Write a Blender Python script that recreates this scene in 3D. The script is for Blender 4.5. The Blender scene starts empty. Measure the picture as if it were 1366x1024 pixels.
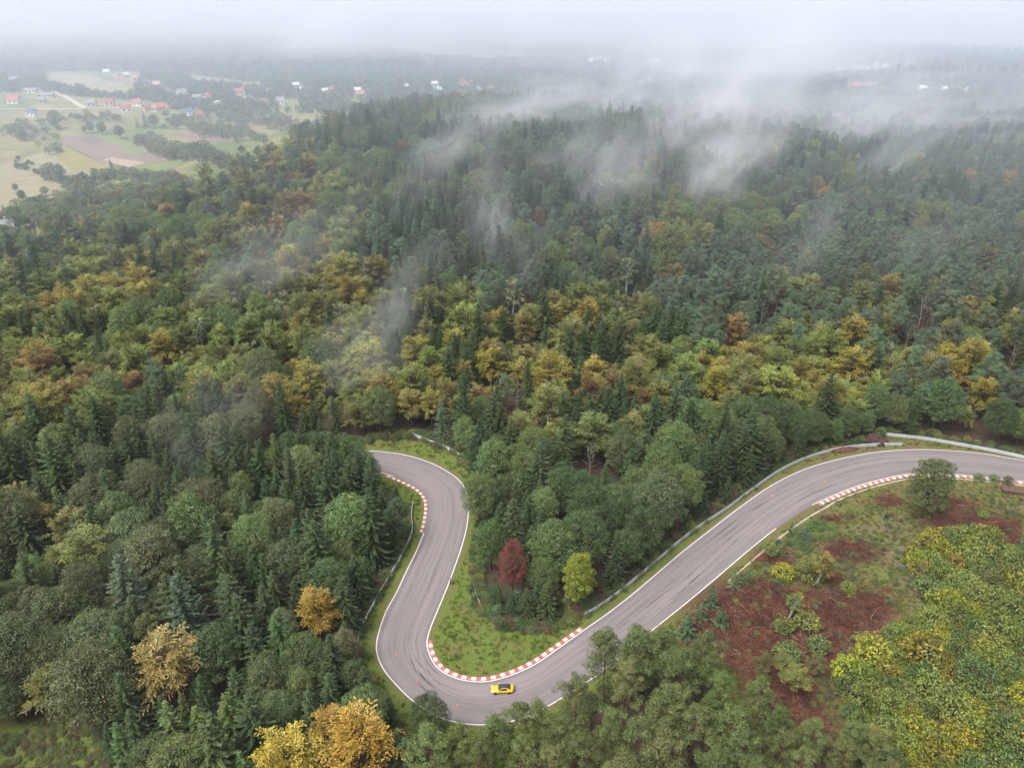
import bpy, bmesh, math, random
import numpy as np
from mathutils import Vector, Matrix
random.seed(7); RNG = np.random.default_rng(7)
scene = bpy.context.scene
COL = scene.collection
R = math.radians

# ------------------------------------------------------------------ camera
W0, H0, FPX = 1366.0, 1024.0, 1040.0
PITCH, CZ = R(28.5), 124.0
SP, CP = math.sin(PITCH), math.cos(PITCH)
cam = bpy.data.cameras.new('camera'); camo = bpy.data.objects.new('camera', cam); COL.objects.link(camo)
camo.location = (0, 0, CZ); camo.rotation_euler = (math.pi/2-PITCH, 0, 0)
cam.sensor_fit = 'HORIZONTAL'; cam.sensor_width = 36; cam.lens = 36*FPX/W0
cam.clip_start = 1; cam.clip_end = 20000
scene.camera = camo

def proj(X, Y, Z):
    d = Y*CP-(Z-CZ)*SP; v = Y*SP+(Z-CZ)*CP
    return W0/2+FPX*X/d, H0/2-FPX*v/d, d
def at(px, py, z=0.0):
    s = (H0/2-py)/FPX
    dz = z-CZ
    Y = dz*(CP+s*SP)/(s*CP-SP)
    d = Y*CP-dz*SP
    return np.array([(px-W0/2)/FPX*d, Y, z])
def hill(X, Y):
    X = np.asarray(X, float); Y = np.asarray(Y, float)
    g1 = 34*np.exp(-((X-5)/162)**2/2-((Y-500)/128)**2/2)
    g2 = 12*np.exp(-((X+120)/75)**2/2-((Y-362)/88)**2/2)
    n = 1.2*np.sin(X/37+1.3)*np.sin(Y/43+.4)+.8*np.sin(X/19-Y/23)
    h = g1+g2-4.0
    h = np.where(h > 0, h*(h/(h+2.0))+np.clip(h/8, 0, 1)*n, 0)
    far = np.clip((Y-1500)/3000, 0, 1)
    return h+far*30*(.5+.5*np.sin(X/700+Y/900))
def atg(px, py):                                   # pixel -> point on the terrain
    z = 0.0
    for _ in range(12):
        p = at(px, py, z); z = .5*z+.5*float(hill(p[0], p[1]))
    p = at(px, py, z); return np.array([p[0], p[1], float(hill(p[0], p[1]))])
def inpoly(P, X, Y):
    P = np.asarray(P); X = np.asarray(X); Y = np.asarray(Y); c = np.zeros(X.shape, bool); j = len(P)-1
    for i in range(len(P)):
        xi, yi = P[i]; xj, yj = P[j]
        if yi != yj:
            c ^= ((yi > Y) != (yj > Y)) & (X < (xj-xi)*(Y-yi)/(yj-yi)+xi)
        j = i
    return c
def polydist(P, X, Y, closed=True):
    P = np.asarray(P, float); best = np.full(np.shape(X), 1e9)
    n = len(P)
    for i in range(n if closed else n-1):
        a, b = P[i], P[(i+1) % n]; ab = b-a; L2 = max(ab@ab, 1e-9)
        t = np.clip(((X-a[0])*ab[0]+(Y-a[1])*ab[1])/L2, 0, 1)
        best = np.minimum(best, np.hypot(X-a[0]-t*ab[0], Y-a[1]-t*ab[1]))
    return best
def world_poly(px): return np.array([at(x, y)[:2] for x, y in px])

# ------------------------------------------------------------------ materials
def newmat(name):
    m = bpy.data.materials.new(name); m.use_nodes = True
    nt = m.node_tree; nt.nodes.clear()
    out = nt.nodes.new('ShaderNodeOutputMaterial')
    return m, nt, out
class NB:                                          # small node builder
    def __init__(s, nt): s.nt = nt
    def n(s, t, **k):
        o = s.nt.nodes.new(t)
        for a, b in k.items(): setattr(o, a, b)
        return o
    def l(s, a, b): s.nt.links.new(a, b)
    def noise(s, scale, detail=4, vec=None, rough=.55, dist=0):
        o = s.n('ShaderNodeTexNoise'); o.inputs['Scale'].default_value = scale; o.inputs['Detail'].default_value = detail
        o.inputs['Roughness'].default_value = rough; o.inputs['Distortion'].default_value = dist
        if vec is not None: s.l(vec, o.inputs['Vector'])
        return o.outputs['Fac']
    def ramp(s, fac, stops):
        o = s.n('ShaderNodeValToRGB'); e = o.color_ramp.elements
        while len(e) < len(stops): e.new(.5)
        for k, (p, c) in enumerate(stops):
            e[k].position = p; e[k].color = tuple(c)+(1,) if len(c) == 3 else c
        s.l(fac, o.inputs[0]); return o.outputs[0]
    def mix(s, f, a, b, mode='MIX'):
        o = s.n('ShaderNodeMix', data_type='RGBA', blend_type=mode)
        for v, i in ((f, 0), (a, 6), (b, 7)):
            if hasattr(v, 'links') or hasattr(v, 'is_linked'): s.l(v, o.inputs[i])
            elif i == 0: o.inputs[0].default_value = v
            else: o.inputs[i].default_value = tuple(v)+(1,)
        return o.outputs[2]
    def math(s, op, a, b=None, c=None, clamp=False):
        o = s.n('ShaderNodeMath', operation=op, use_clamp=clamp)
        for i, v in enumerate((a, b, c)):
            if v is None: continue
            if hasattr(v, 'is_linked'): s.l(v, o.inputs[i])
            else: o.inputs[i].default_value = v
        return o.outputs[0]
    def attr(s, name, kind='GEOMETRY'): return s.n('ShaderNodeAttribute', attribute_name=name, attribute_type=kind)
    def pos(s): return s.n('ShaderNodeNewGeometry').outputs['Position']
    def scale(s, vec, sc):
        o = s.n('ShaderNodeMapping'); o.inputs['Scale'].default_value = sc; s.l(vec, o.inputs['Vector']); return o.outputs[0]
    def bsdf(s, out, col, rough=.8, spec=.3, metal=0, bump=None, bstr=.3, bdist=.1, coat=0):
        p = s.n('ShaderNodeBsdfPrincipled'); 
        if hasattr(col, 'is_linked'): s.l(col, p.inputs['Base Color'])
        else: p.inputs['Base Color'].default_value = tuple(col)+(1,)
        p.inputs['Roughness'].default_value = rough; p.inputs['Specular IOR Level'].default_value = spec
        p.inputs['Metallic'].default_value = metal; p.inputs['Coat Weight'].default_value = coat
        if bump is not None:
            b = s.n('ShaderNodeBump'); b.inputs['Strength'].default_value = bstr; b.inputs['Distance'].default_value = bdist
            s.l(bump, b.inputs['Height']); s.l(b.outputs[0], p.inputs['Normal'])
        s.l(p.outputs[0], out.inputs[0]); return p

def flecked(name, col, var=.25, scale=3., rough=.8, spec=.3, metal=0, coat=0):
    m, nt, out = newmat(name); b = NB(nt)
    c = np.array(col)
    f = b.noise(scale, 5, b.n('ShaderNodeTexCoord').outputs['Object'])
    b.bsdf(out, b.ramp(f, [(.25, tuple(c*(1-var))), (.75, tuple(np.minimum(c*(1+var), .95)))]), rough, spec, metal, coat=coat)
    return m

def foliage_mat():
    m, nt, out = newmat('foliage'); b = NB(nt)
    t = b.attr('tint', 'INSTANCER').outputs['Color']; t2 = b.attr('tinted', 'INSTANCER').outputs['Color']
    v = b.attr('leafvar').outputs['Fac']; h = b.attr('limbhue').outputs['Fac']
    c = b.mix(h, t, t2)
    k = b.math('MULTIPLY_ADD', v, .95, .5)
    c = b.mix(1.0, c, b.n('ShaderNodeCombineColor').outputs[0], 'MULTIPLY')
    cc = c.node.inputs[7].links[0].from_node
    for i in range(3): b.l(k, cc.inputs[i])
    d = b.n('ShaderNodeBsdfDiffuse'); b.l(c, d.inputs[0])
    tr = b.n('ShaderNodeBsdfTranslucent'); b.l(b.mix(1.0, c, (1.25, 1.15, .7), 'MULTIPLY'), tr.inputs[0])
    g = b.n('ShaderNodeBsdfGlossy'); g.inputs['Roughness'].default_value = .45; g.inputs[0].default_value = (.9, .95, 1, 1)
    mx = b.n('ShaderNodeMixShader'); mx.inputs[0].default_value = .24; b.l(d.outputs[0], mx.inputs[1]); b.l(tr.outputs[0], mx.inputs[2])
    m2 = b.n('ShaderNodeMixShader'); m2.inputs[0].default_value = .025; b.l(mx.outputs[0], m2.inputs[1]); b.l(g.outputs[0], m2.inputs[2])
    b.l(m2.outputs[0], out.inputs[0]); return m
M_FOL = foliage_mat()
M_BARK = flecked('dark bark', (.06, .045, .035), .4, 2)
M_PINEBARK = flecked('reddish pine bark', (.13, .07, .045), .4, 2)
M_BIRCH = flecked('white birch bark', (.46, .44, .40), .35, 4)
M_GREYBARK = flecked('pale grey bark', (.2, .18, .16), .3, 2)

# ------------------------------------------------------------------ mesh helpers
def mesh_np(name, V, F, mats, fmat=None, attrs=None, smooth=False):
    """V (n,3); F (m,k) with one k, or a list of such arrays"""
    if isinstance(F, list) and not isinstance(F[0], np.ndarray): F = np.array(F, np.int32)
    Fs = F if isinstance(F, list) else [F]
    Fs = [np.asarray(f, np.int32) for f in Fs if len(f)]
    me = bpy.data.meshes.new(name)
    me.vertices.add(len(V)); me.vertices.foreach_set('co', np.asarray(V, np.float32).ravel())
    loops = np.concatenate([f.ravel() for f in Fs]); sizes = np.concatenate([np.full(len(f), f.shape[1], np.int32) for f in Fs])
    me.loops.add(len(loops)); me.loops.foreach_set('vertex_index', loops)
    me.polygons.add(len(sizes)); st = np.concatenate([[0], np.cumsum(sizes)[:-1]]).astype(np.int32)
    me.polygons.foreach_set('loop_start', st)
    for m in mats: me.materials.append(m)
    if fmat is not None: me.polygons.foreach_set('material_index', np.asarray(fmat, np.int32))
    me.polygons.foreach_set('use_smooth', np.full(len(sizes), bool(smooth)))
    me.update(calc_edges=True)
    for k, v in (attrs or {}).items():
        a = me.attributes.new(k, 'FLOAT', 'FACE'); a.data.foreach_set('value', np.asarray(v, np.float32))
    return me
def link(name, data, parent=None, loc=None, label=None, cat=None, group=None, kind=None):
    o = bpy.data.objects.new(name, data); COL.objects.link(o)
    if parent is not None: o.parent = parent
    if loc is not None: o.location = [float(c) for c in loc]
    if label: o['label'] = label
    if cat: o['category'] = cat
    if group: o['group'] = group
    if kind: o['kind'] = kind
    return o
def norm(a): return a/np.maximum(np.linalg.norm(a, axis=-1, keepdims=True), 1e-9)
class MB:                                          # boxes, tubes, strips collected into one mesh
    def __init__(s): s.V = []; s.F = {3: [], 4: []}; s.m = {3: [], 4: []}; s.n = 0
    def add(s, V, F, mi=0):
        V = np.asarray(V, float); 
        for f in F:
            f = [int(i)+s.n for i in f]
            if len(f) in (3, 4): s.F[len(f)].append(f); s.m[len(f)].append(mi)
            else:
                for k in range(1, len(f)-1): s.F[3].append([f[0], f[k], f[k+1]]); s.m[3].append(mi)
        s.V.append(V); s.n += len(V); return s
    def box(s, c, d, rz=0, mi=0, top=(1, 1)):
        x, y, z = np.array(d)/2; V = []
        for k in (-1, 1):
            sx, sy = (1, 1) if k < 0 else top
            V += [(-x*sx, -y*sy, k*z), (x*sx, -y*sy, k*z), (x*sx, y*sy, k*z), (-x*sx, y*sy, k*z)]
        V = np.array(V); ca, sa = math.cos(rz), math.sin(rz)
        V = np.c_[V[:, 0]*ca-V[:, 1]*sa, V[:, 0]*sa+V[:, 1]*ca, V[:, 2]]+np.array(c)
        return s.add(V, [(3, 2, 1, 0), (4, 5, 6, 7), (0, 1, 5, 4), (1, 2, 6, 5), (2, 3, 7, 6), (3, 0, 4, 7)], mi)
    def tube(s, P, rad, k=6, mi=0, cap=True):
        V, F = tube(P, rad, k); n = len(V)
        s.add(V, F, mi)
        return s
    def disc(s, c, axis, r, th, k=16, mi=0):       # a closed cylinder
        c = np.array(c, float); a = norm(np.array(axis, float)); u = norm(np.cross(a, (0.3, 0.1, 1) if abs(a[2]) < .9 else (1, 0, 0))); w = np.cross(a, u)
        t = np.arange(k)*2*np.pi/k; ring = np.outer(np.cos(t), u)*r+np.outer(np.sin(t), w)*r
        V = np.r_[c-a*th/2+ring, c+a*th/2+ring]
        F = [(i, (i+1) % k, k+(i+1) % k, k+i) for i in range(k)]+[tuple(range(k-1, -1, -1)), tuple(range(k, 2*k))]
        return s.add(V, F, mi)
    def mesh(s, name, mats, smooth=False):
        V = np.concatenate(s.V)
        Fs = [np.array(s.F[k], np.int32) for k in (3, 4) if s.F[k]]; fm = sum([s.m[k] for k in (3, 4) if s.F[k]], [])
        return mesh_np(name, V, Fs, mats, fm, smooth=smooth)
    def build(s, name, mats, parent=None, smooth=False, **k):
        return link(name, s.mesh(name, mats if isinstance(mats, list) else [mats], smooth), parent, **k)
def tube(P, rad, k=6):
    P = np.asarray(P, float); n = len(P); rad = np.broadcast_to(rad, (n,))
    T = norm(np.gradient(P, axis=0)); ref = np.where(np.abs(T[:, 2:3]) < .9, [[0, 0, 1.]], [[1., 0, 0]])
    U = norm(np.cross(T, ref)); Wv = np.cross(T, U); t = np.arange(k)*2*np.pi/k
    V = (P[:, None]+rad[:, None, None]*(np.cos(t)[None, :, None]*U[:, None]+np.sin(t)[None, :, None]*Wv[:, None])).reshape(-1, 3)
    F = [(i*k+j, i*k+(j+1) % k, (i+1)*k+(j+1) % k, (i+1)*k+j) for i in range(n-1) for j in range(k)]
    return V, F
def smooth_path(P, sub=6):                         # Catmull-Rom
    P = np.asarray(P, float); Q = np.r_[[2*P[0]-P[1]], P, [2*P[-1]-P[-2]]]; out = []
    for i in range(1, len(Q)-2):
        for t in np.arange(sub)/sub:
            a, b, c, d = Q[i-1], Q[i], Q[i+1], Q[i+2]
            out.append(.5*(2*b+(c-a)*t+(2*a-5*b+4*c-d)*t*t+(3*b-a-3*c+d)*t**3))
    out.append(P[-1]); return np.array(out)
def arclen(P): return np.r_[0, np.cumsum(np.linalg.norm(np.diff(P, axis=0), axis=1))]
def resample(P, step):
    s = arclen(P); n = max(2, int(round(s[-1]/step))+1); t = np.linspace(0, s[-1], n)
    return np.stack([np.interp(t, s, P[:, i]) for i in range(P.shape[1])], 1)

# ------------------------------------------------------------------ trees
class Tree:
    def __init__(s, seed): s.r = np.random.default_rng(seed); s.c = []; s.u = []; s.n = []; s.L = []; s.W = []; s.h = []; s.tb = []
    def leaves(s, c, u, n, L, W, hue):
        N = len(c); s.c.append(c); s.u.append(norm(u)); s.n.append(n); s.L.append(np.broadcast_to(L, N)); s.W.append(np.broadcast_to(W, N)); s.h.append(np.broadcast_to(hue, N))
    def stick(s, P, rad, k=5): s.tb.append(tube(P, rad, k))
    def crown_np(s):
        c, u, n = map(np.concatenate, (s.c, s.u, s.n)); L, W, h = map(np.concatenate, (s.L, s.W, s.h))
        L = L*s.r.uniform(.75, 1.25, len(L)); W = W*s.r.uniform(.8, 1.2, len(W))
        side = norm(np.cross(n, u)); nn = norm(np.cross(u, side)); L = L[:, None]; W = W[:, None]
        V = np.stack([c-u*L*.15, c+u*L*.42+side*W*.5+nn*W*.06, c+u*L*.9, c+u*L*.42-side*W*.5+nn*W*.06], 1).reshape(-1, 3)
        F = np.arange(len(V)).reshape(-1, 4)
        return V, F, s.r.uniform(0, 1, len(F)), h
    def trunk_np(s):
        V = []; F = []; o = 0
        for v, f in s.tb: V.append(v); F.append(np.array(f)+o); o += len(v)
        return np.concatenate(V), np.concatenate(F)
    def meshes(s, name, bark):
        V, F, v, h = s.crown_np(); Tv, Tf = s.trunk_np()
        crown = mesh_np(name+'_crown', V, F, [M_FOL], attrs={'leafvar': v, 'limbhue': h})
        trunk = mesh_np(name+'_trunk', Tv, Tf, [bark], smooth=True)
        z = np.zeros(len(Tf))
        both = mesh_np(name+'_whole', np.r_[V, Tv], np.r_[F, Tf+len(V)], [M_FOL, bark], np.r_[np.zeros(len(F)), np.ones(len(Tf))],
                       {'leafvar': np.r_[v, z], 'limbhue': np.r_[h, z]})
        return crown, trunk, both
def unit(r, n):
    v = r.normal(size=(n, 3)); return norm(v)
def spruce(seed, h=21., r=3.1, dens=1., leaf=.6, bottom=.06, gap=.74):
    t = Tree(seed); g = t.r
    t.stick([(0, 0, 0), (0, 0, h*.5), (0, 0, h*.98)], [.24*h/21+.03, .14*h/21+.02, .02])
    z = h*bottom; lop = g.uniform(-.12, .12, 2)
    while z < h*.985:
        f = 1-z/h; Lr = r*(f**.72)*(1+.16*math.sin(z*2.3+seed))+.14
        nb = max(4, int((5+4*f)*dens)); a0 = g.uniform(0, 6.28)
        for b in range(nb):
            if g.uniform() < .07: continue
            az = a0+b*6.283/nb+g.normal(0, .16); L = Lr*g.uniform(.72, 1.16)
            d = np.array([math.cos(az), math.sin(az), 0]); L *= 1+d[0]*lop[0]+d[1]*lop[1]
            ns = max(2, int(L/.29*dens)); q = (np.arange(ns)+g.uniform(.3, .7))/ns
            droop = (.06+.30*f)
            P = d*(q*L)[:, None]+np.array([0, 0, 1.])*(z-droop*L*q**1.1+.16*L*q**3)[:, None]
            tan = d+np.array([0, 0, 1.])*(-droop*.9+.35*q**2)[:, None]
            side = np.array([-d[1], d[0], 0])
            hue = np.clip(g.normal(.3, .25), 0, 1)
            for sg in (-1, 0, 1):
                u = tan+side*sg*(.75*(1-q*.4))[:, None]+g.normal(0, .1, (ns, 3)); u[:, 2] -= .12*abs(sg)
                k = leaf*(1.25-.45*q)*(.55+.5*min(1, L/2))
                nrm = np.array([0, 0, 1.])+side*sg*.35+g.normal(0, .18, (ns, 3))
                t.leaves(P, u, nrm, k, k*.52, hue)
            if L > .8: t.stick(P[[0, -1]], [.03, .01], 3)
        z += gap*(.6+.75*f)*h/21*g.uniform(.75, 1.3)/max(dens, .6)
    t.leaves(np.array([[0, 0, h*.96]]*5), unit(g, 5)*.4+[0, 0, 1], unit(g, 5), .7, .18, .2)
    return t
def clump(t, c, rad, n, leaf, hue, up=.35, flat=.75, asp=.55):
    g = t.r; d = unit(g, n); d[:, 2] = np.abs(d[:, 2])*1.1-.35*(g.uniform(size=n) < .45)*g.uniform(.2, 1.5, n); d = norm(d)
    P = c+d*np.array([1, 1, flat])*rad*g.uniform(.72, 1.06, (n, 1))
    u = norm(np.cross(d, unit(g, n)))+d*g.uniform(.1, .8, (n, 1)); u[:, 2] -= .15
    t.leaves(P, u, d*.8+np.array([0, 0, up])+g.normal(0, .3, (n, 3)), leaf, leaf*asp, hue)
def pine(seed, h=19., r=3.0, cl0=.42, n_limb=30, leaf=.29):
    t = Tree(seed); g = t.r; lean = g.normal(0, .025, 2)*h
    tr = lambda z: np.array([lean[0]*(z/h)**1.5, lean[1]*(z/h)**1.5, z])
    zs = np.linspace(0, h*.95, 7); t.stick([tr(z) for z in zs], np.linspace(.25, .05, 7), 7)
    for i in range(n_limb):
        f = (i+.5)/n_limb; z = h*(cl0+(.97-cl0)*f**.9); az = i*2.4+g.normal(0, .5)
        prof = (1-f)**.55*min(1, f*3.2+.45)*1.12; L = r*prof*g.uniform(.55, 1.15)
        d = np.array([math.cos(az), math.sin(az), 0]); e = tr(z)+d*L+np.array([0, 0, L*g.uniform(.05, .45)])
        mid = tr(z)+d*L*.55+np.array([0, 0, -.05*L])
        t.stick([tr(z), mid, e], [.07, .05, .02], 4); hue = np.clip(g.normal(.35, .3), 0, 1)
        for k in range(g.integers(2, 5)):
            c = mid+(e-mid)*g.uniform(.2, 1.15)+g.normal(0, .38, 3); rc = g.uniform(.5, .95)*(.75+.35*prof)
            clump(t, c, rc, int(118*rc**1.5)+26, leaf, hue+g.normal(0, .1), .4, .62, .36)
    clump(t, tr(h*.97), .75, 50, leaf, .3, .5, .8, .42)
    for i in range(4):
        z = h*g.uniform(.25, cl0); az = g.uniform(0, 6.28); t.stick([tr(z), tr(z)+np.array([math.cos(az), math.sin(az), .1])*g.uniform(.5, 1.4)], [.04, .01], 3)
    return t
def beech(seed, h=17., r=4.8, n=72, leaf=.36, droop=.42, base=.12, zc=.56, cw=.42, tw=1.5, topw=1.):
    t = Tree(seed); g = t.r; fork = h*.3
    t.stick([(0, 0, 0), (g.normal(0, .1), g.normal(0, .1), fork), (g.normal(0, .4), g.normal(0, .4), h*.75)], [.32*h/17, .24*h/17, .06], 7)
    bump = g.uniform(.8, 1.18, 12)
    for i in range(n):
        f = (i+.5)/n; az = i*2.39996+g.normal(0, .45); el = math.asin(np.clip(-.38+1.36*f+g.normal(0, .08), -.5, .99))
        rr = bump[int((az % 6.283)/6.283*12) % 12]*g.uniform(.62, 1.08)
        tgt = np.array([r*rr*math.cos(el)*math.cos(az), r*rr*math.cos(el)*math.sin(az), h*zc+h*cw*math.sin(el)*g.uniform(.74, 1.06)*topw])+g.normal(0, .12*r, 3)*[1, 1, .3]
        st = np.array([g.normal(0, .18*r)*f, g.normal(0, .18*r)*f, max(h*base, min(h*.72, tgt[2]-h*.22))])
        q = np.linspace(0, 1, 9)[:, None]; lift = np.array([0, 0, 1.])*h*(.10*(1-f)); sw = np.array([-math.sin(az), math.cos(az), 0])*g.normal(0, .2)*r
        P = st+(tgt-st)*q+lift*np.sin(q*math.pi)+sw*np.sin(q*math.pi)-np.array([0, 0, droop*r*.34])*q**3*(1.15-f*.6)
        t.stick(P[::2], np.linspace(.10, .015, 5)*min(1, (r/4.7)**1.5), 4)
        T = norm(np.gradient(P, axis=0)); hue = np.clip(g.normal(.4, .32), 0, 1)
        nt = 8; qs = np.linspace(.32, 1.0, nt)
        for q1 in qs:
            p = np.array([np.interp(q1, q[:, 0], P[:, k]) for k in range(3)]); tg = np.array([np.interp(q1, q[:, 0], T[:, k]) for k in range(3)])
            sd = norm(np.cross(tg, [0, 0, 1.])+1e-6); up = norm(np.cross(sd, tg))
            for sg in (-1, 1):
                tl = tw*(1.1-.45*q1)*g.uniform(.6, 1.25)
                dd = norm(tg*.75+sd*sg*g.uniform(.5, 1.0)+g.normal(0, .16, 3)); nl = max(3, int(tl/.2))
                qq = (np.arange(nl)+.5)/nl
                C = p+dd*(qq*tl)[:, None]-np.array([0, 0, droop*.55])*(qq**2*tl)[:, None]
                u = dd+sd*(np.where(np.arange(nl) % 2 == 0, .8, -.8)*(1-.5*qq))[:, None]+g.normal(0, .15, (nl, 3)); u[:, 2] -= droop*.5*qq
                t.leaves(C, u, up+g.normal(0, .3, (nl, 3))+np.array([0, 0, .3]), leaf, leaf*.6, hue+g.normal(0, .1))
    return t
def broadleaf(seed, h=16., r=4.4, n=78, per=185, leaf=.30, zc=.56, cw=.42, rc=.27, flat=.8):
    t = Tree(seed); g = t.r
    t.stick([(0, 0, 0), (g.normal(0, .15), g.normal(0, .15), h*.35), (g.normal(0, .4), g.normal(0, .4), h*.75)], [.3*h/16, .22*h/16, .06], 7)
    lob = g.uniform(.74, 1.16, (7, 5))
    for i in range(n):
        f = (i+.5)/n; az = i*2.39996; s = -.62+1.6*f; el = math.asin(np.clip(s, -1, 1))
        rr = lob[int((az % 6.283)/6.283*7) % 7, int(f*4.99)]*g.uniform(.68, 1.04)
        c = np.array([r*rr*math.cos(el)*math.cos(az), r*rr*math.cos(el)*math.sin(az), h*zc+h*cw*math.sin(el)*(.72+.28*rr)])
        t.stick([(0, 0, max(h*.2, c[2]*.55)), c*[.55, .55, .86], c], [.09, .05, .02], 4)
        k = r*rc*g.uniform(.7, 1.25)
        clump(t, c, k, int(per*g.uniform(.7, 1.25)), leaf, np.clip(g.normal(.4, .3), 0, 1), .35, flat)
    return t
def bare(seed, h=13.):
    t = Tree(seed); g = t.r; t.stick([(0, 0, 0), (.1, 0, h*.5), (g.normal(0, .5), g.normal(0, .5), h)], [.17, .11, .02], 6)
    for i in range(22):
        z = h*(.3+.68*i/22); az = i*2.4; L = (h-z)*.32+.6; d = np.array([math.cos(az), math.sin(az), .55])
        e = np.array([0, 0, z])+d*L; t.stick([(0, 0, z), e], [.045, .012], 3)
        for k in range(3): t.stick([np.array([0, 0, z])+d*L*(.4+.2*k), np.array([0, 0, z])+d*L*(.4+.2*k)+unit(g, 1)[0]*.6+[0, 0, .3]], [.02, .008], 3)
    t.leaves(np.array([[0, 0, h*.8]]*30)+g.normal(0, .8, (30, 3)), unit(g, 30), unit(g, 30), .25, .15, .5)
    return t

KINDS = {}   # kind -> list of (crown, trunk, both) and nominal h, r
def kind(name, fn, nvar, bark, h, r, **k):
    L = []
    for i in range(nvar):
        hh = h*(1+.12*math.sin(i*2.1)); rr = r*(1+.14*math.cos(i*1.7))
        L.append(fn(sum(map(ord, name))*13+i, h=hh, r=rr, **k).meshes(name, bark)+(hh, rr))
    KINDS[name] = L
kind('spruce_tree', spruce, 6, M_BARK, 19.5, 4.5)
kind('pine_tree', pine, 6, M_PINEBARK, 18.5, 3.9)
kind('beech_tree', beech, 7, M_BARK, 18., 5.4)
kind('broadleaf_tree', broadleaf, 7, M_BARK, 16.5, 4.8)
kind('birch_tree', beech, 3, M_BIRCH, 15.5, 2.5, n=46, leaf=.38, droop=.8, tw=1.0, zc=.58, cw=.4, base=.2)
kind('shrub', broadleaf, 6, M_BARK, 2.0, 1.45, n=26, per=52, leaf=.21, zc=.5, cw=.46, rc=.3)
kind('young_pine', spruce, 3, M_BARK, 4.2, 1.6, leaf=.55, bottom=.04, dens=.9, gap=2.2)
KINDS['bare_tree'] = [bare(55+i).meshes('bare', M_GREYBARK)+(13., 2.) for i in range(2)]
FAR = [spruce(901, 14, 2.6, dens=.42, leaf=1.5, gap=1.0).meshes('far', M_BARK)[2], broadleaf(902, 12, 4.5, n=22, per=15, leaf=1.25).meshes('far', M_BARK)[2],
       broadleaf(903, 9, 3.4, n=18, per=14, leaf=1.1).meshes('far', M_BARK)[2], spruce(904, 16, 3., dens=.42, leaf=1.6, gap=1.0).meshes('far', M_BARK)[2]]

# palettes: word -> (tint, second tint) (linear albedo)
PAL = {
 'dark green': ((0.040, 0.073, 0.029), (0.079, 0.110, 0.035)),
 'deep green': ((0.048, 0.087, 0.028), (0.085, 0.125, 0.034)),
 'mid green': ((0.079, 0.130, 0.040), (0.140, 0.176, 0.054)),
 'grey green':   ((.076, .118, .070), (.118, .162, .092)),
 'pale green': ((0.133, 0.164, 0.078), (0.171, 0.190, 0.089)),
 'pine green':   ((.100, .130, .036), (.135, .160, .048)),
 'bright gold':  ((.37, .27, .035), (.25, .20, .035)),
 'tan gold':     ((.31, .235, .075), (.21, .185, .06)),
 'sage green':   ((.078, .100, .042), (.125, .140, .060)),
 'olive green': ((0.125, 0.152, 0.041), (0.201, 0.188, 0.050)),
 'yellow green': ((.128, .172, .038), (.190, .205, .044)),
 'golden yellow':((.265, .210, .034), (.165, .170, .036)),
 'rusty orange': ((.225, .140, .042), (.145, .130, .040)),
 'brownish':     ((.120, .082, .045), (.085, .085, .038)),
 'red':          ((.185, .044, .046), (.135, .058, .044)),
 'lime yellow':  ((.270, .255, .024), (.140, .180, .030)),
 'blue green':   ((.070, .112, .052), (.105, .150, .072)),
 'bare':         ((.100, .075, .05), (.1, .08, .05)),
}
def set_tint(o, pal, k=1.0, jit=.12):
    a, b = PAL[pal]; j = 1+RNG.uniform(-jit, jit, 3)*np.array([1, .7, .8]); k = k*RNG.uniform(.76, 1.24)
    o['tint'] = [float(c*k*q) for c, q in zip(a, j)]; o['tinted'] = [float(c*k*q) for c, q in zip(b, j)]
def tint_np(pal):
    a, b = PAL[pal]; j = 1+RNG.uniform(-.12, .12, 3)*np.array([1, .7, .8]); k = RNG.uniform(.76, 1.24)
    return np.array(a)*j*k, np.array(b)*j*k
def place_tree(kd, x, y, h, pal, label, group=None, parts=True, rscale=1., cat='tree', z=None, rot=None, lean=(0, 0), var=None, k=1.):
    v = KINDS[kd][RNG.integers(len(KINDS[kd])) if var is None else var]; s = h/v[3]
    z = float(hill(x, y))-.05 if z is None else z
    if parts:
        o = link(kd, None, None, (x, y, z)); o.empty_display_size = .5
        tk = link('trunk', v[1], o); cr = link('crown', v[0], o); set_tint(cr, pal, k)
    else:
        o = link(kd, v[2], None, (x, y, z)); set_tint(o, pal, k)
    o.rotation_euler = (lean[0], lean[1], RNG.uniform(0, 6.28) if rot is None else rot); o.scale = (s*rscale, s*rscale, s)
    o['label'] = label; o['category'] = cat
    if group: o['group'] = group
    return o

# ------------------------------------------------------------------ the track, traced
ST = [((380,628),(380,600)),((460,626),(460,599)),((510,631),(530,604)),((543,644),(573,616)),((558,652),(595,627)),((568,663),(612,639)),
 ((571,676),(622,653)),((569,693),(626,675)),((564.6,710),(624,700)),((554,736),(618,725)),((541,762),(609,752)),((528,790),(598,782)),
 ((515,813),(586,811)),((506.6,835),(575,838)),((501.4,856),(570.6,856)),((502,872),(572,866)),((510,892),(576,877)),((527,913),(583,888)),
 ((552,937),(596,898)),((585,957),(614,905)),((620,966),(635,908)),((650,967),(655,907)),((690,961),(685,898)),((725,946),(715,884)),
 ((765,922),(745,863)),((808,893),(779,839)),((850,858),(809,818)),((878,835),(839,795)),((917,804),(870,769)),((960,768),(910,735)),
 ((1002,732),(955,700)),((1036,705),(993,671)),((1064,686),(1025,649)),((1084,674),(1055,633)),((1105,664),(1085,621)),((1139,650),(1122,611)),
 ((1173,640),(1158,604)),((1207,633),(1195,600)),((1241,632),(1236,599)),((1275,633),(1275,601)),((1309,636),(1315,605)),((1344,640),(1350,611)),
 ((1400,646),(1420,622)),((1480,658),(1520,640)),((1600,676),(1660,668))]
SUB = 8
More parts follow.
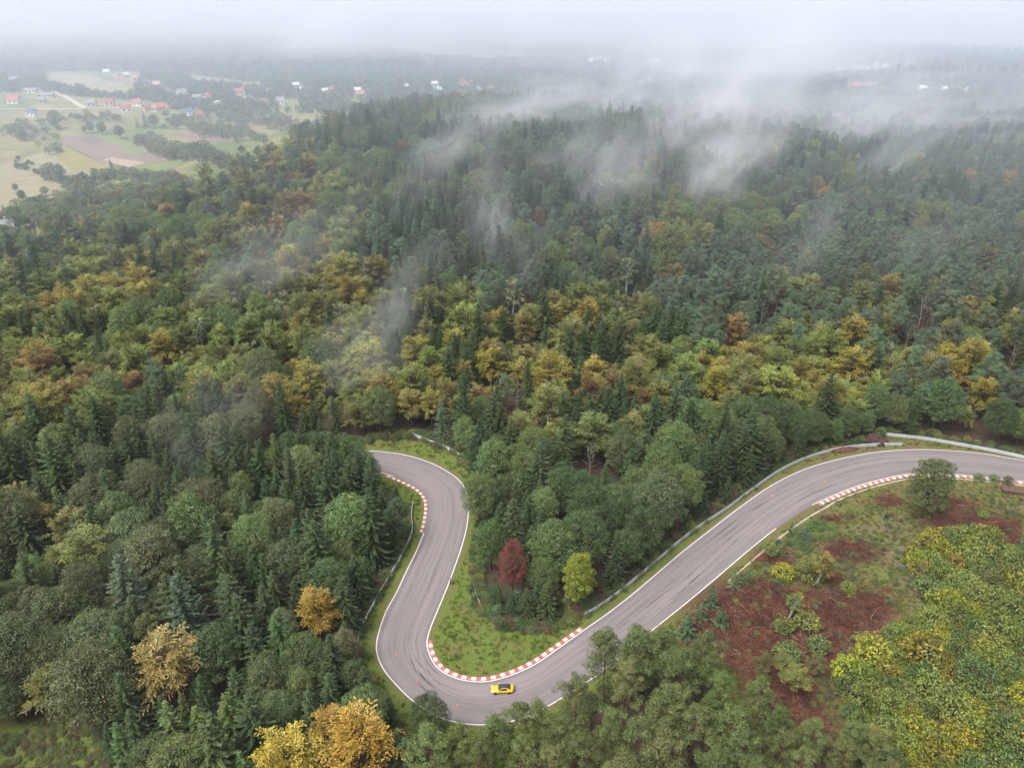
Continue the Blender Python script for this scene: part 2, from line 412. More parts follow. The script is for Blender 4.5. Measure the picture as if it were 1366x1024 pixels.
EA = smooth_path(world_poly([a for a, b in ST]), SUB); EB = smooth_path(world_poly([b for a, b in ST]), SUB)
for _ in range(6):
    for E in (EA, EB): E[1:-1] = .5*E[1:-1]+.25*(E[:-2]+E[2:])
ROADPOLY = np.r_[EA, EB[::-1]]

RAILS = {
 'left':   [(551,672),(549,690),(549.5,712),(534,747),(517,775),(496,813),(481,843),(478,866),(481,893)],
 'upper':  [(550,581),(569,589),(595,599),(616,611.5),(633,626.5),(640,640)],
 'island': [(631,777),(635.5,796),(645,820)],
 'long':   [(779,823),(814,800.5),(852,770),(900,729),(934,703),(968,681),(1002,655.5),(1036,631.6),(1070,614.6),(1104,603.7),(1139,597.5),(1173,595),(1203,594.5)],
 'right':  [(1180,581),(1207,584),(1241,588),(1292,597),(1330,604),(1366,612),(1440,628),(1520,650)],
}
# base area kept free of trees (pixels on the flat ground)
FREE = [(350,594),(430,593),(500,586),(525,582),(548,580),(569,588),(595,598),(616,610),(634,625),(641,645),(640,700),(636,760),(640,800),(652,820),(668,832),
 (690,838),(720,838),(750,830),(778,820),(814,797),(852,766),(900,725),(934,699),(968,677),(1002,651),(1036,627),(1070,610),(1104,599),(1139,593),
 (1180,578),(1241,583),(1292,592),(1366,607),(1440,622),(1540,645),(1700,640),(1700,1200),(1240,1120),(1190,1040),(1120,1010),(1050,990),(1010,975),(960,945),(925,905),
 (900,905),(850,915),(790,940),(740,990),(690,1035),(604,1042),(578,1012),(540,980),(500,940),(480,900),(478,866),(481,843),(496,813),(517,775),
 (534,747),(545,715),(540,690),(515,664),(486,645),(440,634),(350,634)]
FREEW = world_poly(FREE)
VIS = [(503,600),(520,592),(548,583),(569,587),(595,597),(616,609),(636,630),(621,655),(615,690),(617,725),(628,760),(632,790),(640,815),(655,835),
 (690,846),(740,838),(785,822),(852,768),(934,701),(1002,653),(1070,612),(1139,595),(1180,580),(1241,584),(1366,606),(1500,640),(1500,1100),(1215,1030),
 (1180,965),(1130,950),(1105,905),(1030,900),(985,905),(970,870),(945,842),(905,832),(878,838),(862,838),(840,822),(815,828),(797,850),(795,880),(780,905),
 (760,902),(745,922),(730,935),(700,940),(680,945),(660,950),(630,957),(605,968),(600,945),(585,925),(560,915),(540,920),(525,895),(505,868),(490,862),
 (478,862),(481,843),(496,813),(517,775),(534,747),(549,712),(551,690),(545,668),(530,648),(512,640),(505,622)]
VIS2 = [(-60,985),(60,950),(110,932),(138,948),(128,985),(150,1030),(140,1090),(-60,1090)]
CLEAR2W = world_poly([(-80,985),(60,958),(120,955),(150,990),(160,1090),(-80,1120)])
VALLEY = np.array([(-520,270),(-300,300),(-212,322),(-165,345),(-122,425),(-108,520),(-108,640),(-100,700),(60,700),(120,715),(250,765),(520,785),(640,700),(900,650),
                   (2500,700),(2500,7000),(-3500,7000),(-3500,240)])

# ------------------------------------------------------------------ terrain: one sheet
def axis(lo, a, b, hi, step, g):
    L = [a]; s = step
    while L[0] > lo: s *= g; L.insert(0, L[0]-s)
    L += list(np.arange(a+step, b, step)); s = step
    while L[-1] < hi: s *= g; L.append(L[-1]+s)
    return np.array(L)
gx = axis(-5000, -95, 235, 5000, 1.1, 1.06); gy = axis(-120, 74, 262, 7500, 1.1, 1.05)
GX, GY = np.meshgrid(gx, gy); GZ = hill(GX, GY)
nx, ny = len(gx), len(gy); idx = np.arange(nx*ny).reshape(ny, nx)
F = np.stack([idx[:-1, :-1], idx[:-1, 1:], idx[1:, 1:], idx[1:, :-1]], -1).reshape(-1, 4)
def blob(X, Y, L):
    w = np.zeros_like(X)
    for px, py, rx, ry, k in L:
        c = at(px, py); d = c[1]*CP+CZ*SP; sx = rx/FPX*d; sy = ry/FPX*d/.62
        w = np.maximum(w, k*np.exp(-(((X-c[0])/sx)**2+((Y-c[1])/sy)**2)**1.5))
    return w
SLASH = [(1010,830,85,52,1),(1095,820,80,34,.85),(1000,812,55,36,1),(985,850,40,34,1),(1080,850,50,36,.95),(1145,812,42,30,.9),(1040,905,50,34,.9),(1135,735,34,14,.95),(1035,742,26,12,.9),(1300,702,62,20,.9),(1345,725,36,22,.8),(1185,668,20,8,.8),(1112,692,22,6,.5),(1268,672,36,9,.8),(1060,955,50,40,.8),(930,850,26,26,.5),(1105,770,24,10,.6)]
PATHS = [(1215,760,14,40,.8),(1200,720,12,30,.6),(1240,800,20,25,.8),(1190,700,20,14,.5)]
w_free = inpoly(FREEW, GX, GY); dF = polydist(FREEW, GX, GY)
wob = 1.2*np.sin(GX*.9+1.7*np.sin(GY*.6))+.9*np.sin(GY*1.3-GX*.5)
near = (GX > -300) & (GX < 420) & (GY > 40) & (GY < 300)
w_grass = np.where(near, np.clip(.5+(np.where(w_free, dF, -dF)+wob*.5)/1.6, 0, 1), 0)
w_c2 = np.clip(.5+np.where(inpoly(CLEAR2W, GX, GY), 1, -1)*polydist(CLEAR2W, GX, GY)/4, 0, 1); w_grass = np.maximum(w_grass, w_c2*.9)
road_d = np.where(inpoly(ROADPOLY, GX, GY), -1, 1)*polydist(ROADPOLY[::4], GX, GY)
w_slash = np.clip(blob(GX, GY, SLASH)*1.3, 0, 1)*w_grass
w_path = np.clip(blob(GX, GY, PATHS), 0, 1)*w_grass
w_val = np.clip(.5+np.where(inpoly(VALLEY, GX, GY), 1, -1)*polydist(VALLEY, GX, GY)/12, 0, 1)
me = mesh_np('ground', np.c_[GX.ravel(), GY.ravel(), GZ.ravel()], F, [], smooth=True)
ca = me.attributes.new('zones', 'FLOAT_COLOR', 'POINT')
ca.data.foreach_set('color', np.stack([w_grass, w_slash, w_path, w_val], -1).astype(np.float32).ravel())
# second set: shoulder of the track (dirt), right-hand clearing dryness
dry = np.clip((GX-40)/40, 0, 1)*(GY < 218)*1.25
cb = me.attributes.new('zones_more', 'FLOAT_COLOR', 'POINT')
shoulder = np.clip(1-np.abs(road_d)/1.3, 0, 1)
cb.data.foreach_set('color', np.stack([shoulder, dry, np.zeros_like(dry), np.ones_like(dry)], -1).astype(np.float32).ravel())
def ground_mat():
    m, nt, out = newmat('ground'); b = NB(nt); p = b.pos()
    z = b.n('ShaderNodeSeparateColor'); b.l(b.attr('zones').outputs['Color'], z.inputs[0])
    wv = b.attr('zones').outputs['Alpha']
    z2 = b.n('ShaderNodeSeparateColor'); b.l(b.attr('zones_more').outputs['Color'], z2.inputs[0])
    n1, n2, n3, n4 = b.noise(.12, 5, p), b.noise(.9, 6, p, .65), b.noise(3.2, 5, p, .7), b.noise(.3, 6, p, .72, .2)
    litter = b.ramp(n2, [(.3, (.030, .020, .016)), (.55, (.062, .040, .030)), (.8, (.085, .070, .040))])
    litter = b.mix(b.ramp(n1, [(.5, (0, 0, 0)), (.65, (.6, .6, .6))]), litter, (.03, .05, .02))
    g1 = b.ramp(n3, [(.3, (.032, .058, .012)), (.46, (.074, .116, .020)), (.6, (.112, .148, .030)), (.74, (.19, .19, .055))])
    g2 = b.ramp(n3, [(.32, (.055, .055, .02)), (.7, (.185, .145, .06))])
    grass = b.mix(b.ramp(n4, [(.44, (0, 0, 0)), (.62, (.9, .9, .9))]), g1, g2)
    grass = b.mix(b.math('MULTIPLY', z2.outputs[1], b.ramp(b.noise(.22, 6, p, .7, .5), [(.38, (0, 0, 0)), (.62, (.9, .9, .9))])), grass, b.ramp(n2, [(.3, (.075, .052, .032)), (.7, (.155, .110, .06))]))
    grass = b.mix(b.math('MULTIPLY', z2.outputs[0], b.ramp(n2, [(.35, (.25, .25, .25)), (.6, (.85, .85, .85))])), grass, (.115, .088, .055))
    slash = b.ramp(n3, [(.25, (.030, .016, .014)), (.5, (.075, .034, .028)), (.72, (.135, .066, .042)), (.85, (.185, .12, .08))])
    sm = b.math('MULTIPLY_ADD', b.noise(.5, 6, p, .7), 2.2, -1.05)
    c = b.mix(z.outputs[0], litter, grass)
    c = b.mix(b.math('ADD', b.math('MULTIPLY', z.outputs[1], 1.5), b.math('MULTIPLY', sm, z.outputs[1]), clamp=True), c, slash)
    c = b.mix(b.math('MULTIPLY', z.outputs[2], b.ramp(n2, [(.3, (.1, .1, .1)), (.6, (1, 1, 1))])), c, (.14, .115, .085))
    f1 = b.noise(.006, 4, p, .6, .8); f2 = b.noise(.05, 6, p, .7, .5)
    mead = b.ramp(f2, [(.3, (.095, .10, .038)), (.5, (.175, .15, .07)), (.7, (.235, .185, .095))])
    green = b.ramp(f2, [(.3, (.06, .09, .028)), (.7, (.12, .145, .05))])
    mead = b.mix(b.ramp(f1, [(.47, (0, 0, 0)), (.56, (1, 1, 1))]), mead, green)
    yl = b.ramp(b.noise(.018, 4, p, .6), [(.60, (0, 0, 0)), (.72, (.5, .5, .5))])
    mead = b.mix(yl, mead, (.27, .225, .04))
    c = b.mix(wv, c, mead)
    b.bsdf(out, c, .95, .1, bump=n3, bstr=.6, bdist=.12); return m
me.materials.append(ground_mat()); link('ground', me, kind='structure')

def draped(name, px, mat, off=.25, kindv='structure', step=6., label=None):
    P = world_poly(px); lo, hi = P.min(0), P.max(0)
    bm = bmesh.new(); vs = [bm.verts.new((x, y, 0)) for x, y in P]; bm.faces.new(vs)
    for ax in (0, 1):
        n = min(60, max(2, int((hi[ax]-lo[ax])/step)))
        for k in range(1, n):
            co = [0, 0, 0]; co[ax] = lo[ax]+(hi[ax]-lo[ax])*k/n; no = [0, 0, 0]; no[ax] = 1
            bmesh.ops.bisect_plane(bm, geom=bm.verts[:]+bm.edges[:]+bm.faces[:], plane_co=co, plane_no=no)
    for v in bm.verts: v.co.z = float(hill(v.co.x, v.co.y))+off
    m = bpy.data.meshes.new(name); bm.to_mesh(m); bm.free(); m.materials.append(mat)
    return link(name, m, kind=kindv)
def strip(name, px, width, mat, off=.3, kindv='structure'):
    P = resample(smooth_path(world_poly(px), 6), 6.); T = norm(np.gradient(P, axis=0)); N = np.c_[-T[:, 1], T[:, 0]]
    A, B = P+N*width/2, P-N*width/2; V = np.r_[A, B]; Z = hill(V[:, 0], V[:, 1])+off; n = len(P)
    return link(name, mesh_np(name, np.c_[V, Z], [(i, i+1, n+i+1, n+i) for i in range(n-1)], [mat]), kind=kindv)

# ------------------------------------------------------------------ asphalt, lines, kerbs
def road_mesh():
    K = 10; n = len(EA); C = .5*(EA+EB); s = arclen(C); V = []; U = []
    for k in range(K+1):
        f = k/K; V.append(np.c_[EA*(1-f)+EB*f, np.full(n, .05)]); U.append(np.c_[s, np.full(n, f)])
    V = np.concatenate(V); U = np.concatenate(U)
    F = np.array([(k*n+i, k*n+i+1, (k+1)*n+i+1, (k+1)*n+i) for k in range(K) for i in range(n-1)])
    me = mesh_np('racetrack', V, F, []); uv = me.uv_layers.new(name='UVMap')
    uv.data.foreach_set('uv', U[F.ravel()].astype(np.float32).ravel()); return me
def asphalt_mat():
    m, nt, out = newmat('asphalt'); b = NB(nt); p = b.pos(); uv = b.n('ShaderNodeUVMap').outputs[0]
    base = b.ramp(b.noise(9, 6, p, .75), [(.3, (.150, .131, .133)), (.7, (.212, .186, .188))])
    base = b.mix(b.ramp(b.noise(.09, 5, p, .6), [(.35, (0, 0, 0)), (.7, (.45, .45, .45))]), base, (.215, .188, .184))
    # worn racing line and rubber: streaks that run along the track
    st = b.noise(1, 5, b.scale(uv, (.012, 9, 1)), .65)
    base = b.mix(b.ramp(st, [(.40, (0, 0, 0)), (.66, (.62, .62, .62))]), base, (.105, .090, .098))
    fine = b.noise(1, 4, b.scale(uv, (.03, 24, 1)), .7, .15)
    where = b.ramp(b.noise(1, 3, b.scale(uv, (.02, 2.2, 1)), .5), [(.42, (0, 0, 0)), (.6, (1, 1, 1))])
    base = b.mix(b.math('MULTIPLY', where, b.ramp(fine, [(.54, (0, 0, 0)), (.62, (.85, .85, .85))])), base, (.058, .051, .054))
    # darker dirty edges
    sx = b.n('ShaderNodeSeparateXYZ'); b.l(uv, sx.inputs[0])
    e = b.math('ABSOLUTE', b.math('SUBTRACT', sx.outputs[1], .5))
    base = b.mix(b.math('MULTIPLY', b.ramp(e, [(.36, (0, 0, 0)), (.5, (1, 1, 1))]), .45), base, (.10, .086, .092))
    b.bsdf(out, base, .82, .25, bump=b.noise(14, 4, p), bstr=.15, bdist=.02); return m
rd = road_mesh(); rd.materials.append(asphalt_mat()); link('racetrack', rd, kind='structure')
def tyre_marks():
    g = np.random.default_rng(41); C = .5*(EA+EB); n = len(C); V = []; Fq = []; o = 0
    for k in range(18):
        L = int(g.uniform(14, 60)); i0 = int(g.uniform(10, n-L-30)); i = np.arange(i0, i0+L); t = np.linspace(0, 1, L)
        f = np.clip(g.uniform(.12, .88)+g.normal(0, .22)*t+g.normal(0, .1)*np.sin(t*3), .06, .94)[:, None]
        for dx in (0, 1.5):
            P = EA[i]*(1-f)+EB[i]*f; T = norm(np.gradient(P, axis=0)); N = np.c_[-T[:, 1], T[:, 0]]; w = (.05+.07*np.sin(np.pi*t)*g.uniform(.5, 1.1))[:, None]
            V += [np.c_[P+N*(dx+w), np.full(L, .0535)], np.c_[P+N*(dx-w), np.full(L, .0535)]]; Fq += [(o+a, o+a+1, o+L+a+1, o+L+a) for a in range(L-1)]; o += 2*L
    m, nt, out = newmat('tyre rubber on asphalt'); b = NB(nt); b.bsdf(out, b.ramp(b.noise(.8, 6, b.pos(), .8), [(.40, (.165, .145, .147)), (.68, (.100, .088, .092))]), .8, .2)
    link('tyre_marks', mesh_np('tyre_marks', np.concatenate(V), Fq, [m]), kind='structure')
tyre_marks()
def paint_mat(name, col, wear, dirt):
    m, nt, out = newmat(name); b = NB(nt); p = b.pos()
    c = b.mix(b.ramp(b.noise(1.4, 6, p, .75), [(.45, (0, 0, 0)), (.75, (wear, wear, wear))]), col, dirt); b.bsdf(out, c, .6, .3); return m
M_WHITE = paint_mat('white track paint', (.52, .50, .50), .75, (.3, .27, .27)); M_RED = paint_mat('red kerb paint', (.36, .09, .075), .9, (.28, .17, .16)); M_KWHITE = paint_mat('white kerb paint', (.50, .48, .47), .8, (.26, .22, .22))
M_CONC = flecked('pale concrete', (.33, .29, .25), .25, 1.5, .9)
def edge_path(E, other, a, b, off):                # path along an edge, off metres outwards from the road
    i0, i1 = int(a*SUB), int(b*SUB)+1; P = E[i0:i1]; out = norm(P-other[i0:i1]); T = norm(np.gradient(P, axis=0)); N = np.c_[-T[:, 1], T[:, 0]]
    sg = np.sign((N*out).sum(1, keepdims=True)); return P+N*sg*off
def line(a, b, E, O, w=.24, off=-.55):
    A = edge_path(E, O, a, b, off); B = edge_path(E, O, a, b, off-w); n = len(A)
    V = np.c_[np.r_[A, B], np.full(2*n, .054)]
    link('track_edge_marking', mesh_np('line', V, [(i, i+1, n+i+1, n+i) for i in range(n-1)], [M_WHITE]), kind='structure')
line(0, 44, EB, EA, off=-.05); line(8, 31, EA, EB, off=-.05); line(0, 2.4, EA, EB, off=-.05); line(33, 44, EA, EB, w=.22, off=-.02)
def kerb(a, b, E, O, bl=1.0, w=.9):
    I = resample(edge_path(E, O, a, b, .12), bl/2); n = len(I)
    T = norm(np.gradient(I, axis=0)); N = np.c_[-T[:, 1], T[:, 0]]
    c = edge_path(E, O, a, b, 1.0); c0 = c[len(c)//2]; i0 = np.argmin(np.linalg.norm(I-c0, axis=1)); N *= np.sign(N[i0]@(c0-I[i0]))
    q = MB()
    prof = [(0, .05), (.12, .12), (.6, .15), (.8, .10), (w, .0)]
    rows = [np.c_[I+N*o, np.full(n, z)] for o, z in prof]; V = np.concatenate(rows)
    for i in range(n-1):
        for k in range(len(prof)-1): q.F[4].append([k*n+i, k*n+i+1, (k+1)*n+i+1, (k+1)*n+i]); q.m[4].append((i//2) % 2)
    q.V.append(V); q.n = len(V); q.build('kerb', [M_RED, M_KWHITE], kind='structure')
kerb(13.9, 25.1, EB, EA); kerb(2.2, 8.1, EA, EB, bl=.9, w=.82); kerb(33.3, 44, EA, EB, w=1.0)
# concrete drainage edge on the outside of the straight and past the right-hand kerb
A = edge_path(EA, EB, 29, 33.5, 2.4); B = edge_path(EA, EB, 34, 44, 2.0)
Pd = resample(smooth_path(np.r_[A[::6], B[::8]], 4), 1.6); T = norm(np.gradient(Pd, axis=0)); N = np.c_[-T[:, 1], T[:, 0]]; n = len(Pd)
V = np.r_[np.c_[Pd+N*.22, np.full(n, .0)], np.c_[Pd+N*.2, np.full(n, .1)], np.c_[Pd-N*.2, np.full(n, .1)], np.c_[Pd-N*.22, np.full(n, 0)]]
link('concrete_kerb', mesh_np('concrete_kerb', V, [(k*n+i, k*n+i+1, (k+1)*n+i+1, (k+1)*n+i) for k in range(3) for i in range(n-1)], [M_CONC]), kind='structure')

# ------------------------------------------------------------------ guardrails
M_STEEL = flecked('galvanised steel', (.46, .48, .50), .12, .6, .45, .5, .35); M_POST = flecked('dull steel', (.25, .25, .25), .2, 1, .6, .4, .4)
def guardrail(px, label, tiers=3):
    P = resample(smooth_path(world_poly(px), 8), .8); T = norm(np.gradient(P, axis=0)); N = np.c_[-T[:, 1], T[:, 0]]
    dr = np.array([EA.mean(0)]); C = .5*(EA+EB); j = np.argmin(np.linalg.norm(C[None]-P[:, None], axis=2), 1); N *= np.sign((N*(C[j]-P)).sum(1, keepdims=True))
    c0 = P[len(P)//2]; root = link('guardrail', None, None, (c0[0], c0[1], 0), label, 'guardrail', 'crash barriers along the racetrack')
    P = P-c0; n = len(P)
    prof = [(.02, 0), (.09, .03), (.09, .10), (.03, .14), (.03, .18), (.09, .22), (.09, .29), (.02, .32), (-.02, .32), (.045, .27), (-.01, .16), (.045, .05), (-.02, 0)]
    for k in range(tiers):
        z0 = .12+.35*k; rows = [np.c_[P+N*o, np.full(n, z0+z)] for o, z in prof]; V = np.concatenate(rows); m = len(prof)
        F = np.array([(a*n+i, a*n+i+1, ((a+1) % m)*n+i+1, ((a+1) % m)*n+i) for a in range(m) for i in range(n-1)])
        link('rail', mesh_np('rail', V, F, [M_STEEL], smooth=False), root)
    for p, nn in zip(P[2::5], N[2::5]):
        q = MB(); q.box((p[0]-nn[0]*.1, p[1]-nn[1]*.1, .62), (.12, .1, 1.3), math.atan2(nn[1], nn[0])); q.build('post', M_POST, root)
    return root
guardrail(RAILS['left'], 'long curved steel guardrail left of the track beside the dark spruces')
guardrail(RAILS['upper'], 'steel guardrail curving behind the grass strip at the upper bend')
guardrail(RAILS['island'], 'short steel guardrail standing on the grass inside the hairpin')
guardrail(RAILS['long'], 'longest steel guardrail beside the straight, ending below the earth bank')
guardrail(RAILS['right'], 'steel guardrail behind the lone oak, running out at the right edge')

# ------------------------------------------------------------------ car
M_YEL = flecked('yellow car paint', (.58, .36, .015), .04, 1, .3, .5, 0, .6); M_BLK = flecked('black car glass', (.02, .022, .026), .1, 2, .12, .6); M_ROOF = flecked('black roof paint', (.035, .036, .04), .05, 1, .2, .5, 0, .5)
M_TYRE = flecked('tyre rubber', (.02, .02, .02), .2, 4, .8); M_RIM = flecked('dark alloy', (.14, .14, .145), .1, 4, .35, .5, .7); M_LAMP = flecked('headlamp lens', (.6, .6, .58), .1, 4, .15, .6); M_TAIL = flecked('red lamp lens', (.35, .02, .02), .1, 4, .2, .5)
def car(px, py, head):
    p = at(px, py); o = link('sports_car', None, None, (p[0], p[1], .05), 'yellow two-door sports coupe with dark roof on the hairpin asphalt', 'car')
    o.rotation_euler = (0, 0, head)
    # stations along x (front = +x): x, half width, sill z, shoulder z, top-of-deck z
    S = [(2.20, .52, .30, .48, .54), (2.10, .74, .22, .54, .64), (1.85, .86, .18, .64, .74), (1.35, .91, .17, .72, .84), (.75, .90, .17, .76, .93), (.2, .89, .17, .79, .95),
         (-.5, .90, .17, .82, .97), (-1.0, .92, .17, .85, .99), (-1.5, .93, .18, .86, 1.00), (-1.9, .87, .22, .84, .98), (-2.12, .74, .30, .76, .90), (-2.2, .58, .38, .66, .74)]
    ring = lambda x, w, a, s, t: [(x, -w*.9, a), (x, -w, a+.12), (x, -w*1.0, s*.75), (x, -w*.95, s), (x, -w*.62, t), (x, 0, t+.025), (x, w*.62, t), (x, w*.95, s), (x, w, s*.75), (x, w, a+.12), (x, w*.9, a)]
    V = [q for s in S for q in ring(*s)]; k = 11
    Fs = [(i*k+j, i*k+j+1, (i+1)*k+j+1, (i+1)*k+j) for i in range(len(S)-1) for j in range(k-1)]+[(i*k+k-1, i*k, (i+1)*k, (i+1)*k+k-1) for i in range(len(S)-1)]
    q = MB(); q.add(V, Fs+[tuple(range(k)), tuple((len(S)-1)*k+j for j in range(k-1, -1, -1))]); body = q.build('body', M_YEL, o, smooth=True)
    md = body.modifiers.new('round', 'SUBSURF'); md.levels = md.render_levels = 1
    # greenhouse: stations x, half width bottom, z bottom, half width top, z top
    G = [(.78, .72, .90, .70, .905), (.1, .76, .93, .55, 1.27), (-.35, .77, .95, .56, 1.33), (-.9, .76, .97, .54, 1.29), (-1.62, .66, .985, .62, .99)]
    def band(name, mat, rows, z=0):
        q = MB(); q.add([c for r in rows for c in r], [(i*len(rows[0])+j, i*len(rows[0])+j+1, (i+1)*len(rows[0])+j+1, (i+1)*len(rows[0])+j) for i in range(len(rows)-1) for j in range(len(rows[0])-1)]); return q.build(name, mat, o, smooth=True)
    band('windscreen', M_BLK, [[(x, -wt, zt), (x-.02, 0, zt+.04), (x, wt, zt)] for x, wb, zb, wt, zt in G[:2]])
    band('roof', M_ROOF, [[(x, -wt, zt), (x, 0, zt+.045), (x, wt, zt)] for x, wb, zb, wt, zt in G[1:4]])
    band('rear_window', M_BLK, [[(x, -wt, zt), (x, 0, zt+.04), (x, wt, zt)] for x, wb, zb, wt, zt in G[3:]])
    for s in (-1, 1):
        band('roof_pillar', M_YEL, [[(x, s*(wt+.005), zt+.006), (x, s*(wt+.07), zt-.05)] for x, wb, zb, wt, zt in G])
        band('side_window', M_BLK, [[(x, s*(wt+.066), zt-.045), (x, s*(wb+.02), zb-.01)] for x, wb, zb, wt, zt in G[:4]])
        band('quarter_panel', M_YEL, [[(x, s*(wt+.066), zt-.045), (x, s*(wb+.02), zb-.01)] for x, wb, zb, wt, zt in G[3:]])
        for x in (1.36, -1.32):
            w = link('wheel', None, o, (x, s*.84, .315))
            q = MB(); q.disc((0, 0, 0), (0, 1, 0), .315, .22, 20); q.build('tyre', M_TYRE, w)
            q = MB(); q.disc((0, s*.10, 0), (0, 1, 0), .2, .05, 12)
            for a in range(5): q.box((.1*math.cos(a*1.257), s*.13, .1*math.sin(a*1.257)), (.05, .02, .05))
            q.build('rim', M_RIM, w)
        q = MB(); q.box((2.0, s*.62, .62), (.3, .26, .1), s*-.5); q.build('headlight', M_LAMP, o)
        q = MB(); q.box((-2.1, s*.62, .80), (.12, .28, .12), s*.4); q.build('taillight', M_TAIL, o)
        q = MB(); q.box((.62, s*.98, .93), (.14, .2, .12)); q.build('wing_mirror', M_YEL, o)
    q = MB(); q.box((2.19, 0, .38), (.1, .9, .16)); q.build('grille', M_ROOF, o)
    q = MB(); q.box((-2.0, 0, 1.03), (.22, 1.3, .04)); q.build('spoiler', M_YEL, o)
car(670, 921, R(182))

# ------------------------------------------------------------------ cones, people, small things
M_CONE = flecked('orange plastic', (.75, .16, .04), .1, 6, .5); M_CWHITE = flecked('white band', (.75, .74, .72), .1, 6, .5); M_RUB = flecked('black rubber', (.03, .03, .03), .2, 5)
def cone(px, py, label):
    p = at(px, py); o = link('traffic_cone', None, None, (p[0], p[1], .05), label, 'traffic cone', 'orange cones on the asphalt')
    q = MB(); o.scale = (.75, .75, .75); q.box((0, 0, .03), (.5, .5, .06)); q.build('base', M_CONE, o)
    q = MB(); q.tube([(0, 0, .06), (0, 0, .34)], [.21, .145], 14); q.tube([(0, 0, .5), (0, 0, .82)], [.11, .03], 14); q.build('cone_body', M_CONE, o)
    q = MB(); q.tube([(0, 0, .34), (0, 0, .5)], [.146, .109], 14); q.build('band', M_CWHITE, o)
cone(529, 872.5, 'orange traffic cone on the asphalt of the left leg above the hairpin')
cone(557.5, 910, 'orange traffic cone between the green trees and the car, middle of three')
cone(610.5, 941, 'orange traffic cone just below and left of the yellow car')
cone(1029.5, 662, 'orange traffic cone on the straight beside the long guardrail')
cone(514, 816, 'orange traffic cone on the left white line beside the left guardrail')
cone(1101, 643, 'orange traffic cone on the asphalt at the right bend before the kerb')

def person(px, py, label, jacket, trousers, face, arms):
    p = at(px, py); o = link('person', None, None, (p[0], p[1], .0), label, 'person'); o.rotation_euler = (0, 0, face)
    def skin(name, pts, edges, mat, parent):
        m = bpy.data.meshes.new(name); m.from_pydata([q[:3] for q in pts], edges, []); ob = link(name, m, parent)
        ob.modifiers.new('skin', 'SKIN'); sv = m.skin_vertices[0].data
        for v, q in zip(sv, pts): v.radius = (q[3], q[3] if len(q) < 5 else q[4])
        sv[0].use_root = True
        sb = ob.modifiers.new('sub', 'SUBSURF'); sb.levels = sb.render_levels = 2; m.materials.append(mat); return ob
    sk = flecked('skin', (.50, .31, .23), .08, 8, .6)
    B = [(0, 0, .95, .11, .14), (0, 0, 1.2, .10, .13), (0, 0, 1.42, .09, .15), (0, 0, 1.50, .05), (.02, 0, 1.56, .055), (.03, 0, 1.66, .085), (.01, 0, 1.75, .06)]
    E = [(0, 1), (1, 2), (2, 3), (3, 4), (4, 5), (5, 6)]
    for s in (-1, 1):
        i = len(B); B += [(0, s*.10, .88, .085), (.02, s*.11, .48, .055), (-.01, s*.12, .10, .04), (.15, s*.13, .04, .035)]; E += [(0, i), (i, i+1), (i+1, i+2), (i+2, i+3)]
        i = len(B); a = arms[0 if s < 0 else 1]; B += [(0, s*.19, 1.40, .055), (a[0]*.3, s*.23, 1.14, .042), (a[0], s*(.22-a[1]*.1), 1.14-.24*math.cos(a[1]), .03), (a[0]+.07, s*(.21-a[1]*.12), 1.10-.30*math.cos(a[1]), .026)]; E += [(2, i), (i, i+1), (i+1, i+2), (i+2, i+3)]
    skin('body', B, E, sk, o)
    J = [(B[k][0], B[k][1], B[k][2], B[k][3]+.018, (B[k][4] if len(B[k]) > 4 else B[k][3])+.018) for k in (0, 1, 2)]; JE = [(0, 1), (1, 2)]
    for b0 in (11-0, 19):
        i0 = len(J); idx0 = b0; J += [B[idx0][:3]+(B[idx0][3]+.018,), B[idx0+1][:3]+(B[idx0+1][3]+.018,), B[idx0+2][:3]+(B[idx0+2][3]+.012,)]; JE += [(2, i0), (i0, i0+1), (i0+1, i0+2)]
    skin('jacket', J, JE, jacket, o)
    Tt = [(0, 0, .93, .12, .15)]; TE = []
    for b0 in (7, 15):
        i0 = len(Tt); Tt += [B[b0+k][:3]+(B[b0+k][3]+.018,) for k in range(3)]; TE += [(0, i0), (i0, i0+1), (i0+1, i0+2)]
    skin('trousers', Tt, TE, trousers, o)
    hm = flecked('dark hair', (.04, .03, .025), .2, 8); q = MB()
    th = np.linspace(0, 2*np.pi, 13)[:-1]; rows = [(1.68, .108), (1.73, .108), (1.79, .085), (1.825, .03)]
    q.add([(-.01+r*math.cos(t), r*.86*math.sin(t), z) for z, r in rows for t in th], [(i*12+j, i*12+(j+1) % 12, (i+1)*12+(j+1) % 12, (i+1)*12+j) for i in range(3) for j in range(12)]+[tuple(36+j for j in range(12))]); q.build('hair', hm, o, smooth=True)
    q = MB()
    for s in (-1, 1): q = MB(); q.box((.155, s*.13, .035), (.3, .11, .09), 0, top=(.7, .8)); q.build('shoe', M_RUB, o)
    q = MB(); q.box((.115, 0, 1.655), (.03, .03, .05), top=(.4, .6)); q.build('nose', sk, o)
    
    for s in (-1, 1): q = MB(); q.disc((.105, s*.035, 1.685), (1, 0, 0), .011, .012, 8); q.build('eye', hm, o)
BLACKC = flecked('black cloth', (.025, .025, .03), .2, 4); GREYC = flecked('pale grey cloth', (.45, .43, .42), .12, 4); DARKC = flecked('dark blue cloth', (.03, .035, .05), .2, 4)
person(601.2, 779, 'person in a pale top and dark trousers standing at the white line', GREYC, DARKC, R(150), ((.16, .9), (.05, .2)))
person(604.6, 779.4, 'person all in black standing on the grass beside the other', BLACKC, BLACKC, R(120), ((.05, .2), (.2, 1.0)))

